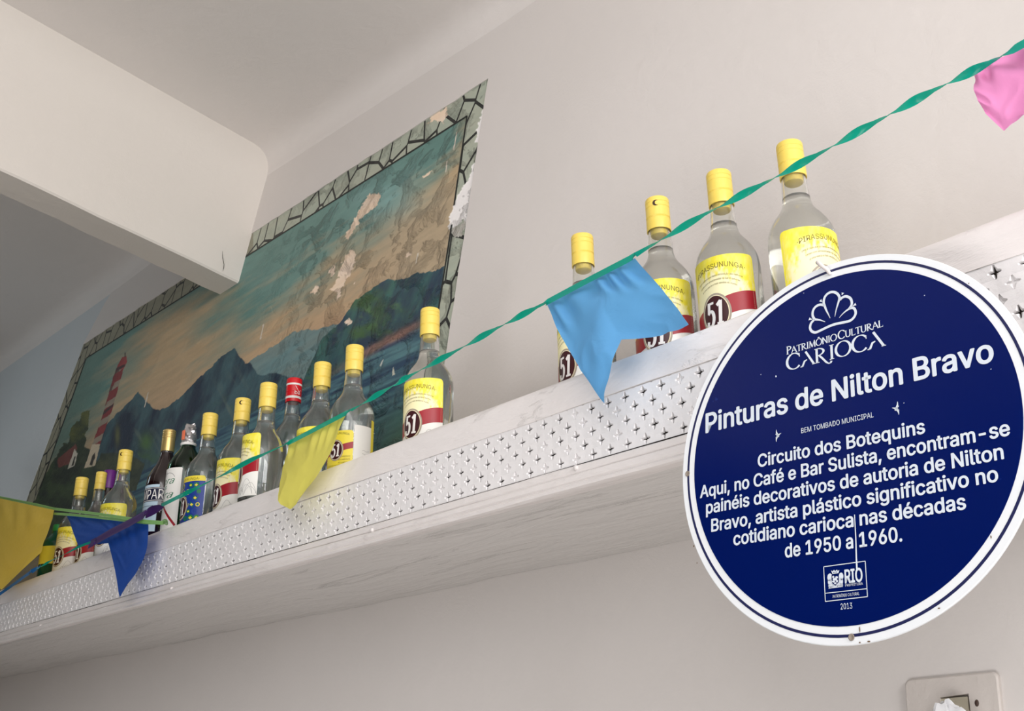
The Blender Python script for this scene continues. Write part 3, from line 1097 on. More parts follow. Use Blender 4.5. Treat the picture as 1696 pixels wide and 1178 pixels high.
def painted_panel(name, lb, u0, u1, v0, v1, r, fn, n=72, m=60, rc=0.006):
    """the printed ground of a label: a wrapped grid carrying its printed colours"""
    us = np.linspace(u0, u1, n + 1)
    rows_, cols = [], []
    for k in range(m + 1):
        rw = []
        for u in us:
            e = min(u - u0, u1 - u)
            dz = rc - math.sqrt(max(0, rc * rc - (rc - e) ** 2)) if e < rc else 0
            v = v0 + (v1 - dz - v0) * k / m
            rw.append((u, v))
        rows_.append(rw)
    n_before = len(lb.v)
    lb.grid([list(map(tuple, wrap(np.array(rw), r))) for rw in rows_], 0)
    A = np.array(rows_)
    return n_before, fn(A[..., 0], A[..., 1]).reshape(-1, 3)


def sun_label(u, v):
    """yellow ground with a torn cream flare, white foot"""
    y1, y2, cr, wh = L3(247, 232, 60), L3(252, 240, 120), L3(252, 244, 196), L3(240, 238, 232)
    nz_ = fbm(u * 260 + 9, v * 120 + 3, 5, 4)
    s_ = np.clip(1.25 - np.hypot(u / (HALF * 0.80), (v - 0.062) / 0.046) + (nz_ - 0.5) * 0.9, 0, 1)
    c = y1 * np.ones(u.shape + (3,))
    c = c + (y2 - c) * np.clip((nz_ - 0.35) * 2, 0, 1)[..., None]
    f = np.clip(s_ * 3.2, 0, 1)[..., None]
    c = c * (1 - f) + cr * f
    bandv = 0.0605 + 0.0115 * np.sin(u / HALF * 1.5)
    c = np.where((v < bandv - 0.010)[..., None], wh, c)
    return c


def set_cols(o, n0, cols):
    me = o.data
    a = me.color_attributes.new('Col', 'FLOAT_COLOR', 'POINT')
    arr = np.ones((len(me.vertices), 4), np.float32)
    arr[n0:n0 + len(cols), :3] = cols
    a.data.foreach_set('color', arr.reshape(-1))


def sun_label_obj(parent):
    lb = Label()
    n0, cols = painted_panel('label', lb, -HALF, HALF, V0, V1, RL, sun_label)
    # red sash rising to the right
    us = np.linspace(-HALF, HALF, 61)
    ctr = 0.0605 + 0.0115 * np.sin(us / HALF * 1.5)
    P = [[tuple(p) for p in wrap(np.stack([us, ctr + dv], 1), RL + 0.0002)] for dv in (-0.0135, -0.005, 0.004, 0.0118)]
    lb.grid(P, 6)
    oval51(lb, -0.003, 0.0565, RL + 0.0002, 1.1)
    lb.curve_text('·PIRASSUNUNGA·', 0.004, 0.1105, 0.072, 0.0070, RL + 0.0002, 7, 0.007, 0.006)
    for i, t_ in enumerate(('Uma a cada que os meios de tradição das melhores', 'canas com armazenadas no barril sabores', 'e uma marca a mais vendida do mundo')):
        lb.curve_text(t_, 0.004, 0.1000 - i * 0.0058, 0.064 - i * 0.008, 0.0026, RL + 0.0002, 7, 0.006, 0.0, 0.25)
    for k, (a, b, h) in enumerate([(0.016, 0.044, 0.030), (0.026, 0.052, 0.022), (-0.048, -0.024, 0.020), (0.010, 0.024, 0.015)]):
        pts = [(a + (b - a) * i / 14, V0 + 0.003 + h * math.sin(math.pi * i / 14) ** 0.7) for i in range(15)]
        lb.line(pts, 0.0005, RL + 0.0002, 8)
        lb.line([(p[0] * 0.97 + 0.001, V0 + 0.002 + (p[1] - V0) * 0.6) for p in pts], 0.0004, RL + 0.0002, 8)
    # dotted inner edge
    for u_ in (-HALF + 0.0035, HALF - 0.0035):
        for k in range(30):
            v_ = 0.05 + k * 0.0026
            lb.line([(u_, v_), (u_, v_ + 0.0013)], 0.0005, RL + 0.0002, 3)
    o = lb.build('label', LABEL_MATS, parent, smooth=True)
    set_cols(o, n0, cols)
    return o


def flag_label_obj(parent):
    lb = Label()
    n0, cols = painted_panel('label', lb, -HALF, HALF, V0, V1 - 0.010, RL, lambda u, v: np.ones(u.shape + (3,)) * L3(22, 58, 150))
    lb.panel(-HALF, HALF, 0.112, V1 - 0.0102, RL + 0.0001, 9, 0.005)
    lb.curve_text('·PIRASSUNUNGA·', 0.004, 0.1145, 0.072, 0.0056, RL + 0.0002, 7, 0.0, 0.006)
    rnd = random.Random(5)
    for i in range(8):
        for j in range(7):
            cu = -HALF + 0.008 + i * 0.0132 + (0.0066 if j % 2 else 0)
            cv = V0 + 0.006 + j * 0.0142
            if cu > HALF - 0.006:
                continue
            kind = rnd.choice((9, 11, 11, 10, 9))
            n = rnd.choice((4, 6, 8, 6))
            ru = rnd.uniform(0.0045, 0.0072)
            V = [(cu + ru * math.cos(2 * math.pi * k / n + .4), cv + ru * math.sin(2 * math.pi * k / n + .4)) for k in range(n)]
            lb.flat(V, [tuple(range(n))], RL + 0.0002, kind)
            if kind == 9:
                V = [(cu + (p[0] - cu) * .6, cv + (p[1] - cv) * .6) for p in V]
                lb.flat(V, [tuple(range(n))], RL + 0.0003, 11)
                lb.ellipse(cu, cv, ru * 0.3, ru * 0.3, RL + 0.0004, 10, 10, 1)
            elif kind == 11 and rnd.random() < .6:
                lb.flat([(cu - ru * .6, cv), (cu, cv - ru * .5), (cu + ru * .6, cv), (cu, cv + ru * .5)], [(0, 1, 2, 3)], RL + 0.0003, 9)
    oval51(lb, -0.003, 0.0565, RL + 0.0004, 1.1)
    o = lb.build('label', LABEL_MATS, parent, smooth=True)
    set_cols(o, n0, cols)
    return o


def small_label_obj(parent):
    """small yellow back label: sash, oval and lines of print"""
    lb = Label()
    lb.panel(-0.028, 0.028, 0.014, 0.098, RL, 9, 0.005, 30)
    us = np.linspace(-0.028, 0.028, 25)
    P = [[tuple(p) for p in wrap(np.stack([us, 0.064 + us * 0.25 + dv], 1), RL + 0.0002)] for dv in (-0.006, 0.006)]
    lb.grid(P, 6)
    P = [[tuple(p) for p in wrap(np.stack([us, us * 0 + dv], 1), RL + 0.0002)] for dv in (0.0145, 0.024)]
    lb.grid(P, 6)
    oval51(lb, -0.004, 0.062, RL + 0.0002, 0.8)
    lb.curve_text('PIRASSUNUNGA', 0.0, 0.088, 0.042, 0.004, RL + 0.0002, 7, 0.003, 0.005)
    for k in range(3):
        lb.curve_text('AGUARDENTE', 0.013, 0.048 - k * 0.0055, 0.022, 0.003, RL + 0.0002, 7, 0, 0.005)
    for k in range(4):
        lb.curve_text('composta de cana e conteudo liquido', 0.0, 0.034 - k * 0.003, 0.048, 0.0019, RL + 0.0003, 7)
    return lb.build('back_label', LABEL_MATS, parent, smooth=True)


def white_wrap_obj(parent):
    """plain white half of a wrap-round label with a yellow edge strip"""
    lb = Label()
    lb.panel(0.0052, 0.0425, 0.010, 0.1085, RL, 0, 0.0, 40)
    lb.panel(0.0427, 0.055, 0.010, 0.124, RL, 1, 0.0, 12)
    for k in range(3):
        lb.line([(0.022 + i * 0.004, 0.062 - k * 0.006 + 0.0012 * math.sin(i * 2.1 + k)) for i in range(5)], 0.0005, RL + 0.0002, 2)
    return lb.build('label', [M_PAPER, M_YLAB, M_GREYLINE], parent, smooth=True)


# ---- glass body of the clear spirit bottle; t = distance below the cap top
NECK = [(0.0145, 0.012), (0.0152, 0.049), (0.0160, 0.060), (0.0168, 0.074), (0.0176, 0.086), (0.0198, 0.0945), (0.0245, 0.1025),
        (0.0302, 0.110), (0.0350, 0.118), (0.0385, 0.126), (0.0406, 0.134), (0.0415, 0.143)]
CAP_R = 0.0168
CAP_L = 0.0505


def body_profile(H, k=1.0):
    return [(r * k, H - t) for r, t in NECK]


def clear_bottle(parent, H, k=1.0, glass_m=None, liquid=True, level=0.079):
    gm = glass_m or M_GLASS
    pr = body_profile(H, k)
    outer = [(0.0001, 0.0042), (RB * k * 0.62, 0.0025), (RB * k * 0.86, 0.0), (RB * k * 0.965, 0.0015), (RB * k, 0.006)] + pr[::-1]
    th = 0.0026
    inner = [(max(r - th, 0.004), z) for r, z in pr] + [(RB * k - th, 0.014), (RB * k - 0.006, 0.010), (RB * k * 0.6, 0.0085), (0.0001, 0.0095)]
    mb_ = MB()
    mb_.lathe(outer + inner, 48)
    g = mb_.build('glass_body', gm, parent, smooth=True, angle=40)
    if liquid:
        d = 0.0003
        li = [(0.0001, 0.0095 - d), (RB * k * 0.6, 0.0085 - d), (RB * k - 0.006 + d, 0.010 - d), (RB * k - th + d, 0.014)]
        pts = [(r - th + d, z) for r, z in pr[::-1] if z < H - level]
        rl = np.interp(level, [t for r, t in NECK], [r for r, t in NECK]) * k - th + d
        li += pts + [(rl, H - level), (rl - 0.002, H - level - 0.0006), (0.0001, H - level - 0.0006)]
        MB().lathe(li, 48).build('liquid', M_LIQ, parent, smooth=True, angle=40)
    return g


def screw_cap(parent, H, m, r=CAP_R, length=CAP_L, rings=(0.0085, 0.0155, 0.031, 0.0325), name='cap'):
    pr = [(0.0001, H), (r * 0.86, H), (r * 0.95, H - 0.0007), (r, H - 0.0026)]
    for t in rings:
        pr += [(r, H - t + 0.0007), (r - 0.00055, H - t), (r, H - t - 0.0007)]
    pr += [(r * 1.01, H - length + 0.0008), (r * 1.0, H - length), (r - 0.0012, H - length), (r - 0.0014, H - 0.012), (0.0001, H - 0.012)]
    return MB().lathe(pr, 40).build(name, m, parent, smooth=True, angle=35)


def pourer(parent, H):
    pr = [(0.0001, H - 0.0592), (0.0090, H - 0.0592), (0.0118, H - 0.0575), (0.0123, H - 0.050), (0.0122, H - 0.02), (0.0001, H - 0.02)]
    return MB().lathe(pr, 28).build('pourer_insert', M_YIN, parent, smooth=True, angle=40)


def crescent(parent, H, ang):
    """dark crescent printed on the cap"""
    lb = Label()
    o_ = arc(0, 0, 0.0046, 0.0046, 70, 290, 16)
    i_ = arc(0.0028, 0, 0.0040, 0.0038, 80, 280, 16)
    n = len(o_)
    V = np.array(o_ + i_) + np.array([ang * CAP_R, H - 0.0125])
    lb.flat(V, [(k, k + 1, n + k + 1, n + k) for k in range(n - 1)], CAP_R + 0.0003, 0)
    return lb.build('cap_print', M_CRES, parent, smooth=True)


PROTO = {}


def get_proto(kind, H):
    """one set of part meshes per kind and height"""
    k = (kind, round(H, 4))
    return PROTO.setdefault(k, {})


def place(o_list, root):
    for o in o_list:
        o.parent = root


def bottle_root(name, x, y, face):
    """face: turn of the label, degrees, away from facing the viewer (positive = towards the right)"""
    p = SHELF @ Vector((x, y, 0))
    v = Vector(EYE) - p
    vl = INV.to_3x3() @ v
    az_ = math.atan2(vl.x, -vl.y)            # direction of the viewer measured from -y
    r = empty(name, SHELF @ Matrix.Translation((x, y, 0.0016)) @ Matrix.Rotation(az_ + math.radians(face), 4, 'Z'))
    return r


def part_copy(src, parent):
    c = src.copy()
    C.objects.link(c)
    c.parent = parent
    return c


FIRST = {}


def spirit_bottle(px, py, face, label, H=0.275, yb=None, cres=None, kind='sun', k=1.0, cap='yellow'):
    x, y, H = shelf_spot(px, py, H if yb is None else None, yb)
    root = bottle_root('liquor_bottle', x, y, face)
    tag(root, label, 'bottle', 'clear spirit bottles along the shelf')
    key = (round(H, 4), k)
    if yb is None and key in FIRST:
        for s_ in FIRST[key]:
            part_copy(s_, root)
    else:
        parts = [clear_bottle(root, H, k)]
        parts += [o for o in root.children if o.name.startswith('liquid')]
        if cap == 'yellow':
            parts += [screw_cap(root, H, M_YCAP), pourer(root, H)]
        if yb is None:
            FIRST[key] = parts
    if cres is not None:
        crescent(root, H, math.radians(cres))
    if kind == 'sun':
        if 'sun' in FIRST:
            part_copy(FIRST['sun'], root)
        else:
            FIRST['sun'] = sun_label_obj(root)
    elif kind == 'flags':
        flag_label_obj(root)
    return root, H


BOT = {}
spirit_bottle(1307, 242, 36, 'yellow capped clear bottle rightmost on the shelf, directly above the blue plaque')
spirit_bottle(1190, 290, -25, 'yellow capped clear bottle second from the right end, its whole maroon oval showing')
spirit_bottle(1088, 334, -14, 'yellow capped clear bottle with a dark cap mark, standing partly behind the light blue flag', cres=8)
spirit_bottle(964, 394, -44, 'yellow capped clear bottle mostly hidden behind the left side of the light blue flag')
spirit_bottle(712.5, 515, -38, 'yellow capped clear bottle standing alone at the right end of the mural')
# the bottle whose big label faces the wall
rt, Hh = spirit_bottle(588, 576, 0, 'yellow capped clear bottle with a half white label, directly right of the lime flag', kind=None)
white_wrap_obj(rt)
s_ = small_label_obj(rt)
s_.rotation_euler = (0, 0, math.radians(-32))
spirit_bottle(535, 604, -60, 'yellow capped clear bottle rising behind the lime flag, right of the red capped one')
spirit_bottle(445.5, 638, -82, 'yellow capped clear bottle immediately left of the red capped bottle', yb=0.062)
spirit_bottle(403, 663, -62, 'yellow capped clear bottle with a dark mark at the right edge of its cap', cres=50)
spirit_bottle(349, 687.5, -68, 'yellow capped clear bottle with a blue, green and yellow flag patterned label', kind='flags', cres=-18)
spirit_bottle(209, 748, -47, 'yellow capped clear bottle standing alone above the dark blue flag', cres=12)
spirit_bottle(136.7, 793, -50, 'leftmost yellow capped clear bottle, between the yellow and dark blue flags')

# thin capped bottle behind it
x, y, H = shelf_spot(168.6, 783.8, 0.275)
rt = bottle_root('liquor_bottle', x, y, -62)
tag(rt, 'clear bottle with a narrow yellow cap, tucked left of the purple capped bottle', 'bottle', 'clear spirit bottles along the shelf')
clear_bottle(rt, H, 0.86)
screw_cap(rt, H, M_YCAP, 0.0138, 0.0475)
lb_ = part_copy(FIRST['sun'], rt)
lb_.scale = (0.862, 0.862, 1)


def dark_body(parent, prof, m, name='glass_body'):
    return MB().lathe([(0.0001, 0.002)] + prof + [(0.0001, prof[-1][1])], 40).build(name, m, parent, smooth=True, angle=40)


# purple capped dark bottle at the back
x, y, H = shelf_spot(183, 781, None, 0.190)
rt = bottle_root('wine_bottle', x, y, 20)
tag(rt, 'dark bottle with a purple foil cap, third cap from the left', 'bottle')
dark_body(rt, [(0.034, 0.0), (0.037, 0.004), (0.037, H - 0.135), (0.034, H - 0.118), (0.024, H - 0.098), (0.0165, H - 0.082), (0.0145, H - 0.060), (0.014, H - 0.01)], M_DARK)
screw_cap(rt, H, M_PURP, 0.0165, 0.052, (), 'foil_cap')
lb = Label()
lb.panel(-0.045, 0.045, 0.015, 0.09, 0.0374, 0)
lb.line([(-0.02, 0.02), (-0.02, 0.06)], 0.004, 0.0376, 1)
lb.build('label', [M_PLABEL, M_CREAM], rt, smooth=True)

# dark aperitif with a gold cap
x, y, H = shelf_spot(281, 714.5, 0.275)
rt = bottle_root('aperitif_bottle', x, y, -56)
tag(rt, 'dark red bottle with a gold cap and a navy label with white capitals', 'bottle')
dark_body(rt, [(0.036, 0.0), (0.0385, 0.004), (0.0385, H - 0.134), (0.0365, H - 0.117), (0.030, H - 0.100), (0.0215, H - 0.084), (0.0165, H - 0.071), (0.0140, H - 0.056), (0.0138, H - 0.01)], M_DARK)
MB().lathe([(0.0139, H - 0.060), (0.0142, H - 0.055), (0.0142, H - 0.05)], 32).build('neck_ring', M_GLASS, rt, smooth=True)
screw_cap(rt, H, M_GOLD, 0.0150, 0.052, (0.006, 0.0105, 0.015, 0.0195))
rr = 0.0389
lb = Label()
lb.panel(-0.050, 0.030, 0.1305, 0.137, rr, 1)
lb.panel(-0.056, 0.056, 0.0985, 0.130, rr + 0.0001, 0)
lb.panel(-0.050, 0.030, 0.030, 0.0980, rr, 1)
for v_ in (0.1003, 0.1284):
    lb.line([(-0.055 + i * 0.0055, v_) for i in range(21)], 0.0012, rr + 0.0003, 2)
V, Fc = fit_text('CAMPARI', -0.050, 0.1035, 0.100, 0.0220, 0.014)
lb.flat(V, Fc, rr + 0.0003, 2)
for v_ in (0.088, 0.080, 0.072):
    lb.line([(-0.03 + i * 0.005, v_) for i in range(11)], 0.0008, rr + 0.0002, 0)
lb.build('label', [M_NAVY, M_PALEB, M_WHITE], rt, smooth=True)

# green bottle with a torn foil top
x, y, H = shelf_spot(316, 702, 0.275)
rt = bottle_root('wine_bottle', x, y, -52)
tag(rt, 'green glass bottle with torn silver foil top and white script label', 'bottle')
gp = [(0.038, 0.0), (0.0405, 0.004), (0.0405, H - 0.112), (0.039, H - 0.100), (0.033, H - 0.087), (0.025, H - 0.075), (0.0180, H - 0.065), (0.0158, H - 0.058), (0.0155, H - 0.052)]
mb_ = MB()
mb_.lathe([(0.0001, 0.003)] + gp + [(0.011, H - 0.052)] + [(r - 0.003, z) for r, z in gp[::-1][1:-2]] + [(0.037, 0.010), (0.0001, 0.012)], 44)
mb_.build('glass_body', M_GREEN, rt, smooth=True, angle=40)
MB().lathe([(0.0130, H - 0.056), (0.0172, H - 0.0545), (0.0178, H - 0.052), (0.0172, H - 0.0495), (0.013, H - 0.048)], 32).build('white_ring', M_WHITE, rt, smooth=True)
fo = MB()
rows_ = []
for i in range(15):
    t = i / 14
    rr_ = []
    for k in range(25):
        a = 2 * math.pi * (k % 24) / 24
        rad = (0.0150 if t < 0.55 else 0.0150 - (t - 0.55) * 0.016) + 0.0016 * math.sin(a * 5 + i * 0.9) * (0.3 + t) + 0.0012 * math.sin(a * 9 + i * 1.7)
        zz = H - 0.051 + 0.046 * t + 0.004 * t * math.sin(a * 2 + 0.5)
        rr_.append((rad * math.cos(a), rad * math.sin(a), zz))
    rows_.append(rr_)
fo.grid(rows_)
fo.add([(0, 0, H - 0.004)] + rows_[-1][:24], [(0, 1 + k, 1 + (k + 1) % 24) for k in range(24)])
fo.build('foil_top', M_SILVER, rt, smooth=True, angle=25)
lb = Label()
lb.panel(-0.0055, 0.0055, H - 0.044, H - 0.022, 0.0178, 0)
lb.build('paper_seal', M_ORANGE, rt, smooth=True)['label'] = 'orange paper seal'
lb = Label()
rr = 0.0409
lb.panel(-0.058, 0.030, 0.004, 0.160, rr, 0, 0.002)
for s_, cu, cv, wd, h in (('rera', -0.010, 0.124, 0.050, 0.015), ('&', -0.012, 0.112, 0.010, 0.009), ('lfra', -0.010, 0.092, 0.050, 0.016)):
    lb.curve_text(s_, cu, cv, wd, h, rr + 0.0002, 1, 0, 0.004, 0.35)
lb.curve_text('Gran', -0.022, 0.148, 0.024, 0.005, rr + 0.0002, 3, 0, 0.0, 0.25)
lb.line([(-0.024 + i * 0.005, 0.088 - i * 0.0058) for i in range(11)], 0.005, rr + 0.0002, 2)
lb.line(arc(-0.004, 0.136, 0.018, 0.013, 150, 10, 16), 0.0012, rr + 0.0002, 3)
lb.build('label', [M_PAPER, M_GTXT, M_BAND, M_GREYLINE], rt, smooth=True)

# red capped bottle
x, y, H = shelf_spot(488, 630, None, 0.150)
rt = bottle_root('liquor_bottle', x, y, 10)
tag(rt, 'clear bottle with a red cap banded in white, only red cap on the shelf', 'bottle', 'clear spirit bottles along the shelf')
clear_bottle(rt, H, 0.94)
screw_cap(rt, H, M_RED, 0.0160, 0.052, (0.0155, 0.031))
lb = Label()
for v0_, v1_ in ((H - 0.0165, H - 0.0125), (H - 0.0455, H - 0.0405)):
    lb.panel(-0.05, 0.05, v0_, v1_, 0.0163, 0, 0, 36)
lb.line([(0.000, H - 0.019), (0.004, H - 0.025), (0.008, H - 0.031), (0.013, H - 0.027)], 0.0009, 0.0164, 0)
V, Fc = fit_text('ba', -0.001, H - 0.037, 0.012, 0.008, 0.0)
lb.flat(V, Fc, 0.0164, 0)
lb.build('cap_print', M_WHITE, rt, smooth=True)
lb = Label()
lb.panel(-0.040, -0.012, 0.018, 0.112, 0.0394, 0, 0.002)
lb.build('label', mat('brushed_silver_label', lin(150, 152, 156), 0.3, Metallic=0.5), rt, smooth=True)

# squat green bottle half hidden by the yellow flag
rt = bottle_root('liquor_bottle', -2.02, 0.10, 0)
tag(rt, 'squat green bottle with a yellow upper label, almost covered by the yellow flag', 'bottle')
dark_body(rt, [(0.036, 0.0), (0.039, 0.004), (0.039, 0.110), (0.036, 0.122), (0.022, 0.138), (0.016, 0.150), (0.016, 0.160)], mat('bottle_green_glass', lin(20, 80, 58), 0.08))
lb = Label()
lb.panel(-0.10, 0.10, 0.058, 0.106, 0.0393, 0)
lb.build('label', M_YLAB, rt, smooth=True)
screw_cap(rt, 0.170, M_GREENP, 0.0165, 0.018, ())

# ================================================================== BUNTING
def paper(name, col, trans=0.45):
    m = bpy.data.materials.new(name)
    m.use_nodes = True
    nt, N, L, B = nodes(m)
    B.inputs['Base Color'].default_value = col
    B.inputs['Roughness'].default_value = 0.6
    tr = N.new('ShaderNodeBsdfTranslucent')
    tr.inputs[0].default_value = col
    mx = N.new('ShaderNodeMixShader')
    mx.inputs[0].default_value = trans
    L.new(B.outputs[0], mx.inputs[1])
    L.new(tr.outputs[0], mx.inputs[2])
    L.new(mx.outputs[0], N['Material Output'].inputs[0])
    tc = N.new('ShaderNodeTexCoord')
    n = N.new('ShaderNodeTexNoise')
    n.inputs['Scale'].default_value = 34
    n.inputs['Detail'].default_value = 5
    n.inputs['Distortion'].default_value = 0.8
    L.new(tc.outputs['Object'], n.inputs['Vector'])
    b = N.new('ShaderNodeBump')
    b.inputs['Strength'].default_value = 0.35
    b.inputs['Distance'].default_value = 0.004
    L.new(n.outputs['Fac'], b.inputs['Height'])
    L.new(b.outputs[0], B.inputs['Normal'])
    L.new(b.outputs[0], tr.inputs['Normal'])
    return m


def polyat(pts, s):
    """pts: list of (s, px, py)"""
    k = [p[0] for p in pts]
    return np.interp(s, k, [p[1] for p in pts]), np.interp(s, k, [p[2] for p in pts])


def flag(name, m, top, bottom, yp, rip=0.006, ph=0.0, ns=64, nt=52, left=None, right=None):
    mb_ = MB()
    rows_ = []
    for j in range(nt + 1):
        t = j / nt
        row = []
        for i in range(ns + 1):
            s = i / ns
            a = polyat(top, s)
            b = polyat(bottom, s)
            u, v = a[0] + (b[0] - a[0]) * t, a[1] + (b[1] - a[1]) * t
            if left:
                k = left[0] * math.sin(math.pi * t) * (1 - s)
                u += k
            if right:
                u += right[0] * math.sin(math.pi * t) * s
            y = yp(u) if callable(yp) else yp
            p = at(u, v, y)
            k0 = 0.12 + 0.88 * t
            d = rip * k0 * (math.sin(s * 7.0 + t * 2.2 + ph) * 0.6 + math.sin((s + t) * 5 + ph) * 0.45 * t)
            # gathers fanning out from the glued edge, and soft creases of crumpled tissue
            d += rip * 0.42 * math.sin(s * 34 + ph * 3 - t * 6 + 2 * math.sin(s * 9)) * math.exp(-((t - 0.16) / 0.14) ** 2)
            cx_, cy_ = s * 5.5 + ph * 3, t * 4.2 + ph * 5
            nv_ = float(vnoise(np.array(cx_ + cy_ * 0.6), np.array(cy_ - cx_ * 0.4), 3)) - 0.5
            d += rip * 1.1 * k0 * (abs(nv_) - 0.2)
            p.y += d
            row.append(p)
        rows_.append(row)
    mb_.grid(rows_)
    o = mb_.build(name, m, smooth=True)
    return o


def y_str(u):
    return float(np.interp(u, [-60, 0, 250, 700, 1700], [0.775, 0.775, 0.772, 0.765, 0.725]))


F_BLUE = paper('light_blue_tissue', lin(104, 176, 232), 0.35)
F_DBLUE = paper('dark_blue_tissue', lin(22, 76, 168), 0.35)
F_YEL = paper('yellow_tissue', lin(240, 206, 78), 0.35)
F_LIME = paper('lime_tissue', lin(234, 227, 112), 0.4)
F_PINK = paper('pink_tissue', lin(238, 150, 204), 0.35)
o = flag('bunting_flag', F_BLUE, [(0, 903, 500), (0.2, 935, 484), (0.45, 978, 463), (1, 1052, 428)],
         [(0, 996, 664), (0.06, 1002, 669), (0.12, 1004, 655), (0.5, 1028, 562), (0.52, 1032, 561), (1, 1146, 541)], lambda u: y_str(u) + 0.007, 0.010, 0.4, left=(-8,))
tag(o, 'light blue swallowtail paper flag on the teal ribbon left of the plaque', 'flag', 'paper bunting flags')
o = flag('bunting_flag', F_DBLUE, [(0, 110, 853), (1, 245, 867)],
         [(0, 130, 905), (0.36, 179, 900), (0.72, 195, 980), (0.84, 199, 990), (1, 209, 977)], lambda u: y_str(u) + 0.007, 0.004, 1.3, right=(12,))
tag(o, 'dark blue swallowtail paper flag hanging from the pale green cord', 'flag', 'paper bunting flags')
o = flag('bunting_flag', F_YEL, [(0, -92, 806), (1, 90, 845)],
         [(0, -70, 985), (0.42, -36, 905), (0.80, 5, 979), (1, 71, 916)], lambda u: y_str(u) - 0.012, 0.005, 2.2)
tag(o, 'large yellow paper flag at the left edge, on the pale green cord', 'flag', 'paper bunting flags')
o = flag('bunting_flag', F_LIME, [(0, 478, 733), (1, 574, 684)],
         [(0, 461, 822), (0.3, 465, 836), (0.62, 478, 843), (1, 497, 832)], lambda u: y_str(u) + 0.007, 0.006, 0.9, left=(-3,), right=(6,))
tag(o, 'lime yellow paper flag curled under the teal ribbon in front of the bottles', 'flag', 'paper bunting flags')
o = flag('bunting_flag', F_PINK, [(0, 1612, 119), (1, 1790, 30)],
         [(0, 1634, 190), (0.22, 1660, 214), (0.30, 1672, 202), (0.42, 1690, 191), (0.6, 1712, 190), (1, 1850, 170)], lambda u: y_str(u) + 0.012, 0.010, 3.0, left=(-6,))
tag(o, 'pink paper flag at the upper right edge on the teal ribbon', 'flag', 'paper bunting flags')


def plastic(name, col):
    m = paper(name, col, 0.4)
    nodes(m)[3].inputs['Roughness'].default_value = 0.25
    return m


def ribbon(name, m, path, wd, twist_at, parent=None, phase=0.0, per=10, off=0.0, flat=()):
    """twisting tape; twist_at: picture columns where it is seen edge-on; flat: columns range where it lies flat"""
    P = []
    for i in range(len(path) - 1):
        for k in range(per):
            t = k / per
            P.append((path[i][0] + (path[i + 1][0] - path[i][0]) * t, path[i][1] + (path[i + 1][1] - path[i][1]) * t))
    P.append(path[-1])
    tw = sorted(twist_at)
    rows_ = []
    prev = None
    for u, v in P:
        p = at(u, v, y_str(u) + off)
        if len(tw) >= 2:
            ang = float(np.interp(u, tw, [math.pi * i for i in range(len(tw))]))
        else:
            ang = math.pi / 2
        if u < tw[0] if tw else False:
            ang = -math.pi / 2 * min(1, (tw[0] - u) / 30)
        elif tw and u > tw[-1]:
            ang = math.pi * (len(tw) - 1) + math.pi / 2 * min(1, (u - tw[-1]) / 40)
        for a, b in flat:
            if a <= u <= b:
                ang = math.pi / 2
        n1 = Vector((0.25, 0, 1)).normalized()
        n2 = Vector((0, 1, 0))
        d = n1 * math.sin(ang) + n2 * math.cos(ang)
        w_ = wd * (0.55 + 0.45 * abs(math.sin(ang)))
        rows_.append([p - d * w_ / 2, p + d * w_ * -0.17 + Vector((0, 0.0006, 0)), p + d * w_ * 0.17 - Vector((0, 0.0006, 0)), p + d * w_ / 2])
    mb_ = MB()
    mb_.grid(rows_)
    return mb_.build(name, m, parent, smooth=True)


T_TEAL = plastic('teal_ribbon_plastic', lin(20, 172, 146))
T_PURP = mat('purple_ribbon_plastic', lin(54, 18, 86), 0.5)
T_BLUE = plastic('blue_ribbon_plastic', lin(40, 120, 196))
T_LG = plastic('pale_green_plastic', lin(160, 214, 130))
main = [(2240, -225), (2020, -102), (1800, 18), (1745, 46), (1696, 72), (1640, 103), (1545, 150), (1450, 202), (1354, 256), (1261, 306), (1165, 356), (1071, 411), (1040, 430), (978, 462), (905, 501), (887, 510), (820, 545), (752, 583), (681, 621), (640, 645), (574, 684), (478, 734), (420, 760), (364, 789), (318, 812), (266, 838)]
r_ = ribbon('bunting_ribbon', T_TEAL, main, 0.0098, [330, 440, 585, 640, 681, 752, 820, 887, 1071, 1165, 1261, 1354, 1450, 1545, 1640], flat=((478, 574), (905, 1050)))
tag(r_, 'long teal plastic ribbon twisting diagonally in front of the bottles', 'ribbon')
ribbon('purple_stretch', T_PURP, [(268, 838), (240, 852), (215, 866), (180, 884), (158, 897), (148, 902)], 0.020, [270], r_, flat=((158, 240),), off=-0.010)
ribbon('teal_tail', T_TEAL, [(156, 896), (130, 906), (102, 921), (84, 929), (60, 943)], 0.006, [60, 84, 160], r_, off=-0.008)
ribbon('blue_tail', T_BLUE, [(66, 938), (46, 951), (20, 970), (0, 984), (-40, 1012), (-90, 1045)], 0.012, [66], r_, flat=((-90, 50),))
c_ = ribbon('plastic_twine', T_LG, [(-95, 802), (0, 824), (60, 836), (89, 843), (150, 850), (200, 857), (235, 863), (270, 866)], 0.0065, [300], flat=((-100, 300),), off=-0.006)
tag(c_, 'doubled pale green plastic twine strung at lower left to the shelf', 'twine')
ribbon('second_strand', T_LG, [(89, 851), (120, 853), (160, 857), (205, 862), (240, 866), (270, 867)], 0.006, [300], c_, flat=((-100, 300),), off=-0.003)
# knot where the cord ends at the shelf
kn = MB()
p0 = at(270, 866, y_str(270) - 0.003)
p1 = at(276, 868, 0.812)
kn.tube([p0, p0.lerp(p1, 0.4) + Vector((0, 0, 0.004)), p1], [0.004, 0.005, 0.003], 8)
kn.build('knot', T_LG, c_, smooth=True)

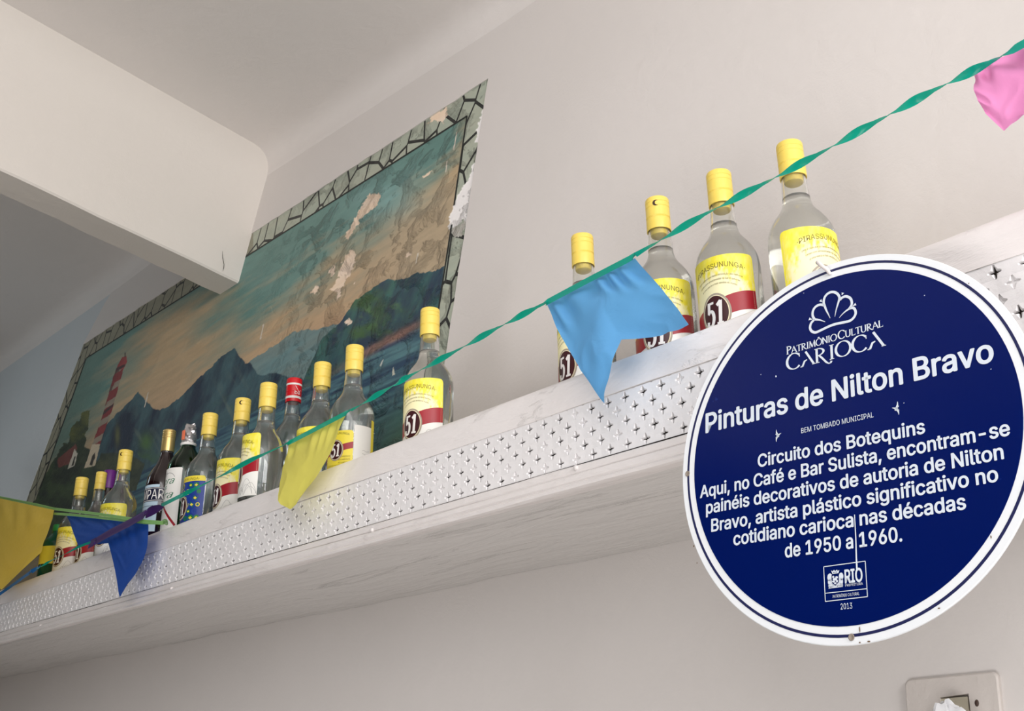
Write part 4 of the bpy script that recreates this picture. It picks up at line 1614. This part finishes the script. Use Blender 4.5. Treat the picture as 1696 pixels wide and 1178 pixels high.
# ================================================================== PLAQUE
PN = Vector((-0.01791610012565389, -0.9981490105219034, -0.05811683190292342))
PC = Vector((-0.4677530724188051, 0.78, 0.3899571624872689 + 1.55))
PE = Vector((0.9994914009534981, -0.016345913875127353, -0.027381572628329784))
PY = Vector((0.02638091689652057, -0.0585778447344389, 0.9979342079165172))
RP = 0.1822
PM = Matrix(((PE.x, PY.x, PN.x, PC.x), (PE.y, PY.y, PN.y, PC.y), (PE.z, PY.z, PN.z, PC.z), (0, 0, 0, 1)))


def pl(px, py):
    """picture point -> plaque coordinates"""
    r = Vector(ray(px, py))
    q = Vector(EYE) + r * ((PC - Vector(EYE)).dot(PN) / r.dot(PN))
    d = q - PC
    return np.array([d.dot(PE), d.dot(PY)])


plaque = empty('wall_plaque', PM)
tag(plaque, 'round blue enamel plaque with white rim and white lettering hanging before the shelf', 'sign')
M_PBLUE = mat('plaque_blue_enamel', lin(0, 20, 88), 0.2, **{'Specular IOR Level': 0.3})
nt, N, L, B = nodes(M_PBLUE)
n_ = N.new('ShaderNodeTexNoise')
n_.inputs['Scale'].default_value = 60
n_.inputs['Detail'].default_value = 8
rp = N.new('ShaderNodeValToRGB')
rp.color_ramp.elements[0].position = 0.715
rp.color_ramp.elements[1].position = 0.74
rp.color_ramp.elements[0].color = lin(0, 20, 88)
rp.color_ramp.elements[1].color = lin(20, 42, 112)
tcx = N.new('ShaderNodeTexCoord')
L.new(tcx.outputs['Object'], n_.inputs['Vector'])
L.new(n_.outputs['Fac'], rp.inputs[0])
L.new(rp.outputs[0], B.inputs['Base Color'])
M_PWHITE = mat('plaque_white_enamel', lin(222, 230, 240), 0.3)
M_PRIM = mat('plaque_rim_white', lin(240, 243, 246), 0.35)
M_PNAVY = mat('plaque_thin_ring', lin(36, 40, 84), 0.3)
M_RUST = mat('rust', lin(112, 88, 64), 0.8)
seg = 128
mb_ = MB()


def disc_ring(mb__, r0, r1, z, mi):
    rows_ = [[(r * math.cos(2 * math.pi * k / seg), r * math.sin(2 * math.pi * k / seg), z) for k in range(seg + 1)] for r in (r0, r1)]
    mb__.grid(rows_[::-1], mi)


mb_.lathe([(0.0001, -0.003), (RP - 0.001, -0.003), (RP, -0.002), (RP, -0.0006), (RP - 0.0007, 0.0), (0.0001, 0.0)], seg, 0)
mb_.build('plaque_disc', M_PRIM, plaque, smooth=True, angle=30)
mb_ = MB()
mb_.lathe([(RP * 0.9125, -0.0002), (RP * 0.9125, 0.0004), (0.0001, 0.0004)], seg, 0)
mb_.build('blue_field', M_PBLUE, plaque, smooth=True, angle=30)
mb_ = MB()
mb_.lathe([(RP * 0.9635, -0.0002), (RP * 0.9635, 0.0003), (RP * 0.950, 0.0003), (RP * 0.950, -0.0002)], seg, 0)
mb_.build('rim_line', M_PNAVY, plaque, smooth=True, angle=30)

ZT = 0.0008


def add_flat(mb__, V, Fc, z=ZT, mi=0, struck=1):
    n = max(1, len(V) // struck)
    mb__.add([(p[0], p[1], z + 1.5e-5 * (i // n)) for i, p in enumerate(V)], Fc, mi)


lines = [('Pinturas de Nilton Bravo', (1169.3, 717.6), (1648, 598), 0.0205, 0.018),
         ('BEM TOMBADO MUNICIPAL', (1327.9, 718.3), (1447.8, 691.4), 0.0050, 0.004),
         ('Circuito dos Botequins', (1256, 774.5), (1533.5, 717.6), 0.0124, 0.017),
         ('Aqui, no Café e Bar Sulista, encontram-se', (1160.2, 825.5), (1674.5, 720.8), 0.0124, 0.017),
         ('painéis decorativos de autoria de Nilton', (1170.2, 851.6), (1664, 760.2), 0.0124, 0.017),
         ('Bravo, artista plástico significativo no', (1178.8, 881.3), (1655, 797.3), 0.0124, 0.017),
         ('cotidiano carioca nas décadas', (1215.5, 903.9), (1601.5, 843.2), 0.0124, 0.017),
         ('de 1950 a 1960.', (1301, 924), (1495.5, 896.7), 0.0124, 0.017)]
for s_, a, b, h, off in lines:
    mb_ = MB()
    A, Bq = pl(*a), pl(*b)
    V, Fc = fit_text(s_, 0, 0, Bq[0] - A[0], h, off)
    V[:, 1] += (V[:, 0] / (Bq[0] - A[0])) * (Bq[1] - A[1])
    V += A
    add_flat(mb_, V, Fc, struck=8 if SANS and off >= 0.017 else 1)
    mb_.build('text_line', M_PWHITE, plaque)
mb_ = MB()
A, Bq = pl(1393.3, 1010.2), pl(1412.4, 1008.0)
V, Fc = fit_text('2013', A[0], A[1], Bq[0] - A[0], 0.0050, 0.0)
add_flat(mb_, V, Fc)
mb_.build('text_line', M_PWHITE, plaque)

# title in roman capitals
mb_ = MB()
A, Bq = pl(1303.5, 588.3), pl(1463.7, 541.3)
s_ = 'PATRIMÔNIO CULTURAL'
geo = roman_text(s_, [1.22 if i in (0, 11) else 1.0 for i in range(len(s_))], 0, 0, Bq[0] - A[0], 0.0070, 0.17, 0.075)
for V, Fc in geo:
    V[:, 1] += (V[:, 0] / (Bq[0] - A[0])) * (Bq[1] - A[1])
    add_flat(mb_, V + A, Fc)
A, Bq = pl(1303.4, 615.0), pl(1466.5, 572.8)
geo = roman_text('CarIOCa', [1.12, 1, 1, 1, 1.05, 1.12, 1.08], 0, 0, Bq[0] - A[0], 0.0148, 0.15, 0.05)
for V, Fc in geo:
    V[:, 1] += (V[:, 0] / (Bq[0] - A[0])) * (Bq[1] - A[1])
    add_flat(mb_, V + A, Fc)
mb_.build('title_lettering', M_PWHITE, plaque)

# shell emblem
c8 = lambda q: pl(1300 + q[0] / 7.36, 460 + q[1] / 7.36)
mb_ = MB()


def smooth_line(pts, n=6):
    P = [np.array(p, float) for p in pts]
    out = []
    for i in range(len(P) - 1):
        p0_, p1_, p2_, p3_ = P[max(i - 1, 0)], P[i], P[i + 1], P[min(i + 2, len(P) - 1)]
        for k in range(n):
            t = k / n
            out.append(0.5 * ((2 * p1_) + (-p0_ + p2_) * t + (2 * p0_ - 5 * p1_ + 4 * p2_ - p3_) * t ** 2 + (-p0_ + 3 * p1_ - 3 * p2_ + p3_) * t ** 3))
    out.append(P[-1])
    return out


def emb(pts, wd, taper=None):
    V, Fc = stroke([c8(p) for p in smooth_line(pts)], wd, taper)
    add_flat(mb_, V, Fc)


W_ = 0.0026
emb([(358, 520), (325, 560), (312, 610), (325, 648), (355, 668), (392, 668), (470, 632), (560, 590), (640, 565), (740, 545), (800, 528), (845, 490), (868, 440), (860, 395), (838, 372), (815, 372)], W_)
emb([(365, 508), (345, 470), (345, 420), (365, 375), (400, 345), (440, 333), (480, 340)], W_)
emb([(487, 345), (478, 300), (490, 245), (520, 205), (560, 182), (605, 180), (645, 200), (668, 235), (670, 262)], W_)
emb([(676, 275), (700, 250), (740, 232), (785, 242), (812, 270), (822, 315), (812, 350), (790, 380)], W_)
emb([(365, 512), (430, 520), (497, 542)], W_, (1.0, 0.15))
emb([(487, 340), (510, 400), (535, 450), (558, 498)], W_, (1.0, 0.15))
emb([(672, 258), (650, 330), (630, 400), (614, 480)], W_, (1.0, 0.15))
emb([(815, 372), (770, 395), (715, 440), (668, 492)], W_, (1.0, 0.15))
for a, b in (((300, 506), (336, 512)), ((438, 278), (455, 300)), ((712, 188), (700, 216)), ((870, 325), (834, 350))):
    emb([a, ((a[0] * 2 + b[0]) / 3, (a[1] * 2 + b[1]) / 3), b], 0.0030, (1.1, 0.2))
mb_.build('shell_emblem', M_PWHITE, plaque)

# two little leaf ornaments
for cx, cy, sgn in ((1288, 722, 1), (1486.5, 677, -1)):
    mb_ = MB()
    q = pl(cx, cy)
    sc = 0.0062
    for pts, wd, tp in (([(-.15, 1.0), (-.1, .5), (.1, 0)], .35, (0.1, 1.2)), ([(-.2, -1.0), (-.15, -.5), (.1, 0)], .35, (0.1, 1.2)),
                        ([(.75, .25), (.4, .12), (0, -.1)], .3, (.1, 1.2)), ([(-.3, .3), (0, .1), (.3, -.25)], .3, (.3, 1.0)), ([(-.3, -.35), (0, -.1), (.2, .1)], .3, (.2, 1))):
        V, Fc = stroke([(p[0] * sgn, p[1]) for p in smooth_line(pts, 5)], wd, tp)
        add_flat(mb_, V * sc + q, Fc, ZT)
    mb_.build('leaf_ornament', M_PWHITE, plaque)

# city stamp in its box
mb_ = MB()
c7 = lambda x_, y_: pl(1350 + x_ / 7.85, 920 + y_ / 7.85)
box = [c7(118, 152), c7(658, 78), c7(688, 540), c7(140, 603)]
for i in range(4):
    a, b = box[i], box[(i + 1) % 4]
    V, Fc = stroke([a, b], 0.0007)
    add_flat(mb_, V, Fc)
V, Fc = stroke([c7(135, 497), c7(680, 437)], 0.0006)
add_flat(mb_, V, Fc)
for s_, a, b, h, off in (('RIO', c7(395, 365), c7(628, 338), 0.0112, 0.02), ('PREFEITURA', c7(400, 410), c7(628, 385), 0.0021, 0.012), ('PATRIMÔNIO CULTURAL', c7(237, 558), c7(582, 518), 0.0025, 0.012)):
    V, Fc = fit_text(s_, 0, 0, b[0] - a[0], h, off)
    V[:, 1] += V[:, 0] / (b[0] - a[0]) * (b[1] - a[1])
    add_flat(mb_, V + a, Fc, struck=8 if SANS and off >= 0.017 else 1)
mb_.build('city_stamp', M_PWHITE, plaque)
mb_ = MB()


def poly7(pts, mi, z):
    V = [c7(*p) for p in pts]
    add_flat(mb_, V, [tuple(range(len(V)))[::-1]], z, mi)


def blob7(cx, cy, rx, ry, mi, z, n=14):
    poly7([(cx + rx * math.cos(2 * math.pi * k / n), cy + ry * math.sin(2 * math.pi * k / n)) for k in range(n)], mi, z)


poly7([(215, 200), (240, 212), (250, 190), (268, 208), (290, 188), (300, 206), (322, 195), (310, 235), (232, 245)], 0, ZT)
for cx, cy, rx, ry in ((200, 290, 34, 52), (345, 275, 30, 48), (195, 350, 22, 40), (345, 345, 24, 50), (270, 330, 62, 75), (215, 400, 36, 28), (335, 390, 34, 26)):
    blob7(cx, cy, rx, ry, 0, ZT)
poly7([(182, 437), (190, 405), (362, 385), (368, 412)], 0, ZT)
poly7([(222, 262), (315, 250), (318, 350), (272, 398), (228, 365)], 1, ZT + 0.0002)
for cx, cy, rx, ry in ((268, 315, 30, 18), (250, 345, 20, 14), (290, 290, 18, 16), (246, 285, 14, 16), (295, 340, 14, 18), (272, 368, 16, 12)):
    blob7(cx, cy, rx, ry, 0, ZT + 0.0004, 9)
for cx, cy in ((250, 228), (268, 224), (288, 222), (190, 330), (352, 320), (215, 420), (300, 405)):
    blob7(cx, cy, 7, 6, 1, ZT + 0.0003, 8)
mb_.build('coat_of_arms', [M_PWHITE, M_PBLUE], plaque)

# white scratch, chips and mounting holes
mb_ = MB()
V, Fc = stroke([pl(1416.5, 853), pl(1418.5, 890), pl(1419.5, 925), pl(1420.5, 944)], 0.0015, (0.5, 1.1))
add_flat(mb_, V, Fc, ZT + 0.0003)
mb_.build('scratch', M_PWHITE, plaque)
for q, s_ in (((1286, 624), 0.0012), ((1261, 621), 0.0005), ((1532, 490), 0.0006), ((1498, 668), 0.0005), ((1332, 486), 0.0005), ((1642, 612), 0.0005)):
    cc = pl(*q)
    V = [cc + s_ * np.array([math.cos(a) * random.uniform(.6, 1.2), math.sin(a) * random.uniform(.6, 1.2)]) for a in np.linspace(0, 6.28, 8)[:-1]]
    mb_ = MB()
    add_flat(mb_, V, [tuple(range(7))], ZT)
    mb_.build('paint_chip', M_PWHITE, plaque)
for q, sx_, sy_ in (((1424.5, 1043), 0.0008, 0.003), ((1150, 905), 0.0008, 0.0012), ((1425, 1065), 0.001, 0.0008), ((1440, 1063), 0.0018, 0.0006), ((1155, 933), 0.0006, 0.001), ((1642, 890), 0.0006, 0.0015), ((1556, 1008), 0.0012, 0.0006), ((1477, 432), 0.0008, 0.0004), ((1605, 470), 0.0008, 0.0005), ((1517, 438), 0.0005, 0.0004)):
    cc = pl(*q)
    V = [cc + np.array([sx_ * math.cos(a) * random.uniform(.6, 1.2), sy_ * math.sin(a) * random.uniform(.6, 1.2)]) for a in np.linspace(0, 6.28, 8)[:-1]]
    mb_ = MB()
    add_flat(mb_, V, [tuple(range(7))], ZT)
    mb_.build('rust_spot', M_RUST, plaque)
for q in ((1411, 1056), (1139.5, 785)):
    cc = pl(*q)
    h = MB()
    h.lathe([(0.0026, 0.0003), (0.0030, 0.0009), (0.0024, 0.0012), (0.0019, 0.0006), (0.0001, 0.0005)], 16)
    so = h.build('eyelet', mat('dull_eyelet', lin(150, 138, 126), 0.6), plaque, smooth=True)
    so.location = (cc[0], cc[1], 0)
# short white tie from the rim over the shelf lip
ts = MB()
cc = pl(1374, 451)
pm = PM @ Vector((cc[0], cc[1], 0.002))
pts = [PM @ Vector((cc[0] + 0.001, cc[1] - 0.003, 0.0005)), pm + Vector((0, -0.002, 0.001)), PM @ Vector((*pl(1366, 444), 0.0045)), PM @ Vector((*pl(1358, 437.5), 0.004)), PM @ Vector((*pl(1356, 436), -0.004)), SHELF @ Vector((-0.475 - LIP.x + 0.0, -0.0005, -0.006))]
pts = [PM.inverted() @ p for p in pts]
ts.tube(pts, [0.0014, 0.0022, 0.0019, 0.0022, 0.0014, 0.0012], 8)
ts.build('hanging_tie', mat('white_cotton_tie', lin(236, 228, 224), 0.8), plaque, smooth=True)

# ================================================================== WALL SOCKET
so = empty('wall_socket', Matrix.Translation((-0.564, WALL_Y - 0.004, 0.12 + 1.55)))
tag(so, 'painted over wall outlet plate at the lower right below the plaque', 'socket')
SW, SZ1 = 0.0985, 0.116
# plate with an open module hole
mb_ = MB()
hole_ = [(0.038, 0.096), (0.068, 0.0985), (0.069, 0.02), (0.038, 0.02)]
def rr_pts(x0, x1, z0, z1, r, n=5):
    P = []
    for cx, cz, a0 in ((x1 - r, z1 - r, 0), (x0 + r, z1 - r, 90), (x0 + r, z0 + r, 180), (x1 - r, z0 + r, 270)):
        P += arc(cx, cz, r, r, a0, a0 + 90, n)
    return P
outl = rr_pts(0.0, SW, 0.0, SZ1, 0.006)
# shear: the plate hangs a touch askew
outl = [(x, z + 0.03 * x) for x, z in outl]
bm = bmesh.new()
TH = 0.006
def loop(pts, y, ins=0.0, c=(SW / 2, SZ1 / 2)):
    return [bm.verts.new((c[0] + (x - c[0]) * (1 - ins), y, c[1] + (z - c[1]) * (1 - ins))) for x, z in pts]
la, lb2, lc = loop(outl, 0.0), loop(outl, -TH + 0.002), loop(outl, -TH, 0.03)
for A_, B_ in ((la, lb2), (lb2, lc)):
    for i in range(len(A_)):
        j = (i + 1) % len(A_)
        bm.faces.new((A_[i], A_[j], B_[j], B_[i]))
hf = [bm.verts.new((x, -TH, z)) for x, z in hole_]
hb = [bm.verts.new((x, 0.0, z)) for x, z in hole_]
for i in range(4):
    j = (i + 1) % 4
    bm.faces.new((hf[i], hf[j], hb[j], hb[i]))
ed = [bm.edges.get((lc[i], lc[(i + 1) % len(lc)])) for i in range(len(lc))] + [bm.edges.get((hf[i], hf[(i + 1) % 4])) for i in range(4)]
bmesh.ops.triangle_fill(bm, edges=ed, use_beauty=True)
bmesh.ops.recalc_face_normals(bm, faces=bm.faces)
me = bpy.data.meshes.new('plate')
bm.to_mesh(me)
bm.free()
me.materials.append(plaster('plate_paint', lin(206, 198, 192), 0.5, 0.06, 0.4, 0.4))
po = bpy.data.objects.new('plate', me)
C.objects.link(po)
po.parent = so
mo = MB().box(0.0385, 0.0685, -0.0045, -0.001, 0.02, 0.0945).build('socket_module', plaster('module_plastic', lin(196, 188, 168), 0.5, 0.08, 0.3, 0.3), so)
mo.rotation_euler = (0, math.radians(-1.5), 0)
bevel(mo, 0.001)
h = MB()
h.lathe([(0.0001, 0.0006), (0.002, 0.0005), (0.0026, -0.001)], 10)
sc_ = h.build('plate_screw', mat('rusted_screw', lin(70, 52, 44), 0.7), so, smooth=True)
sc_.matrix_local = Matrix.Translation((0.0755, -TH, 0.089)) @ Matrix.Rotation(math.radians(90), 4, 'X') @ Matrix.Scale(1.6, 4, (0, 1, 0))
# white crumpled plastic stuffed in front of the module
mb_ = MB()
rows_ = []
for i in range(25):
    th_ = math.pi * i / 24
    rw = []
    for k in range(37):
        a = 2 * math.pi * k / 36
        cr = 1 + 0.10 * math.sin(3 * a + 2 * th_) + 0.06 * math.sin(7 * a - 5 * th_) + 0.05 * math.sin(11 * th_ + 2 * a)
        x = 0.024 * math.sin(th_) * math.cos(a) * cr
        y = 0.013 * math.sin(th_) * math.sin(a) * cr
        z = 0.034 * math.cos(th_) * cr
        rw.append((0.047 + x * (1 + 0.25 * (z < 0)) - 0.006 * (z > 0.01) , -0.024 + y, 0.058 + z))
    rows_.append(rw)
mb_.grid(rows_)
po2 = mb_.build('crumpled_plastic_bag', mat('white_plastic_film', lin(238, 238, 240), 0.35), smooth=True, angle=25)
po2.location = Vector((-0.564 + 0.011, WALL_Y - 0.004, 0.12 + 1.55 - 0.007))
tag(po2, 'crumpled white plastic bag bulging out of the wall outlet', 'bag')
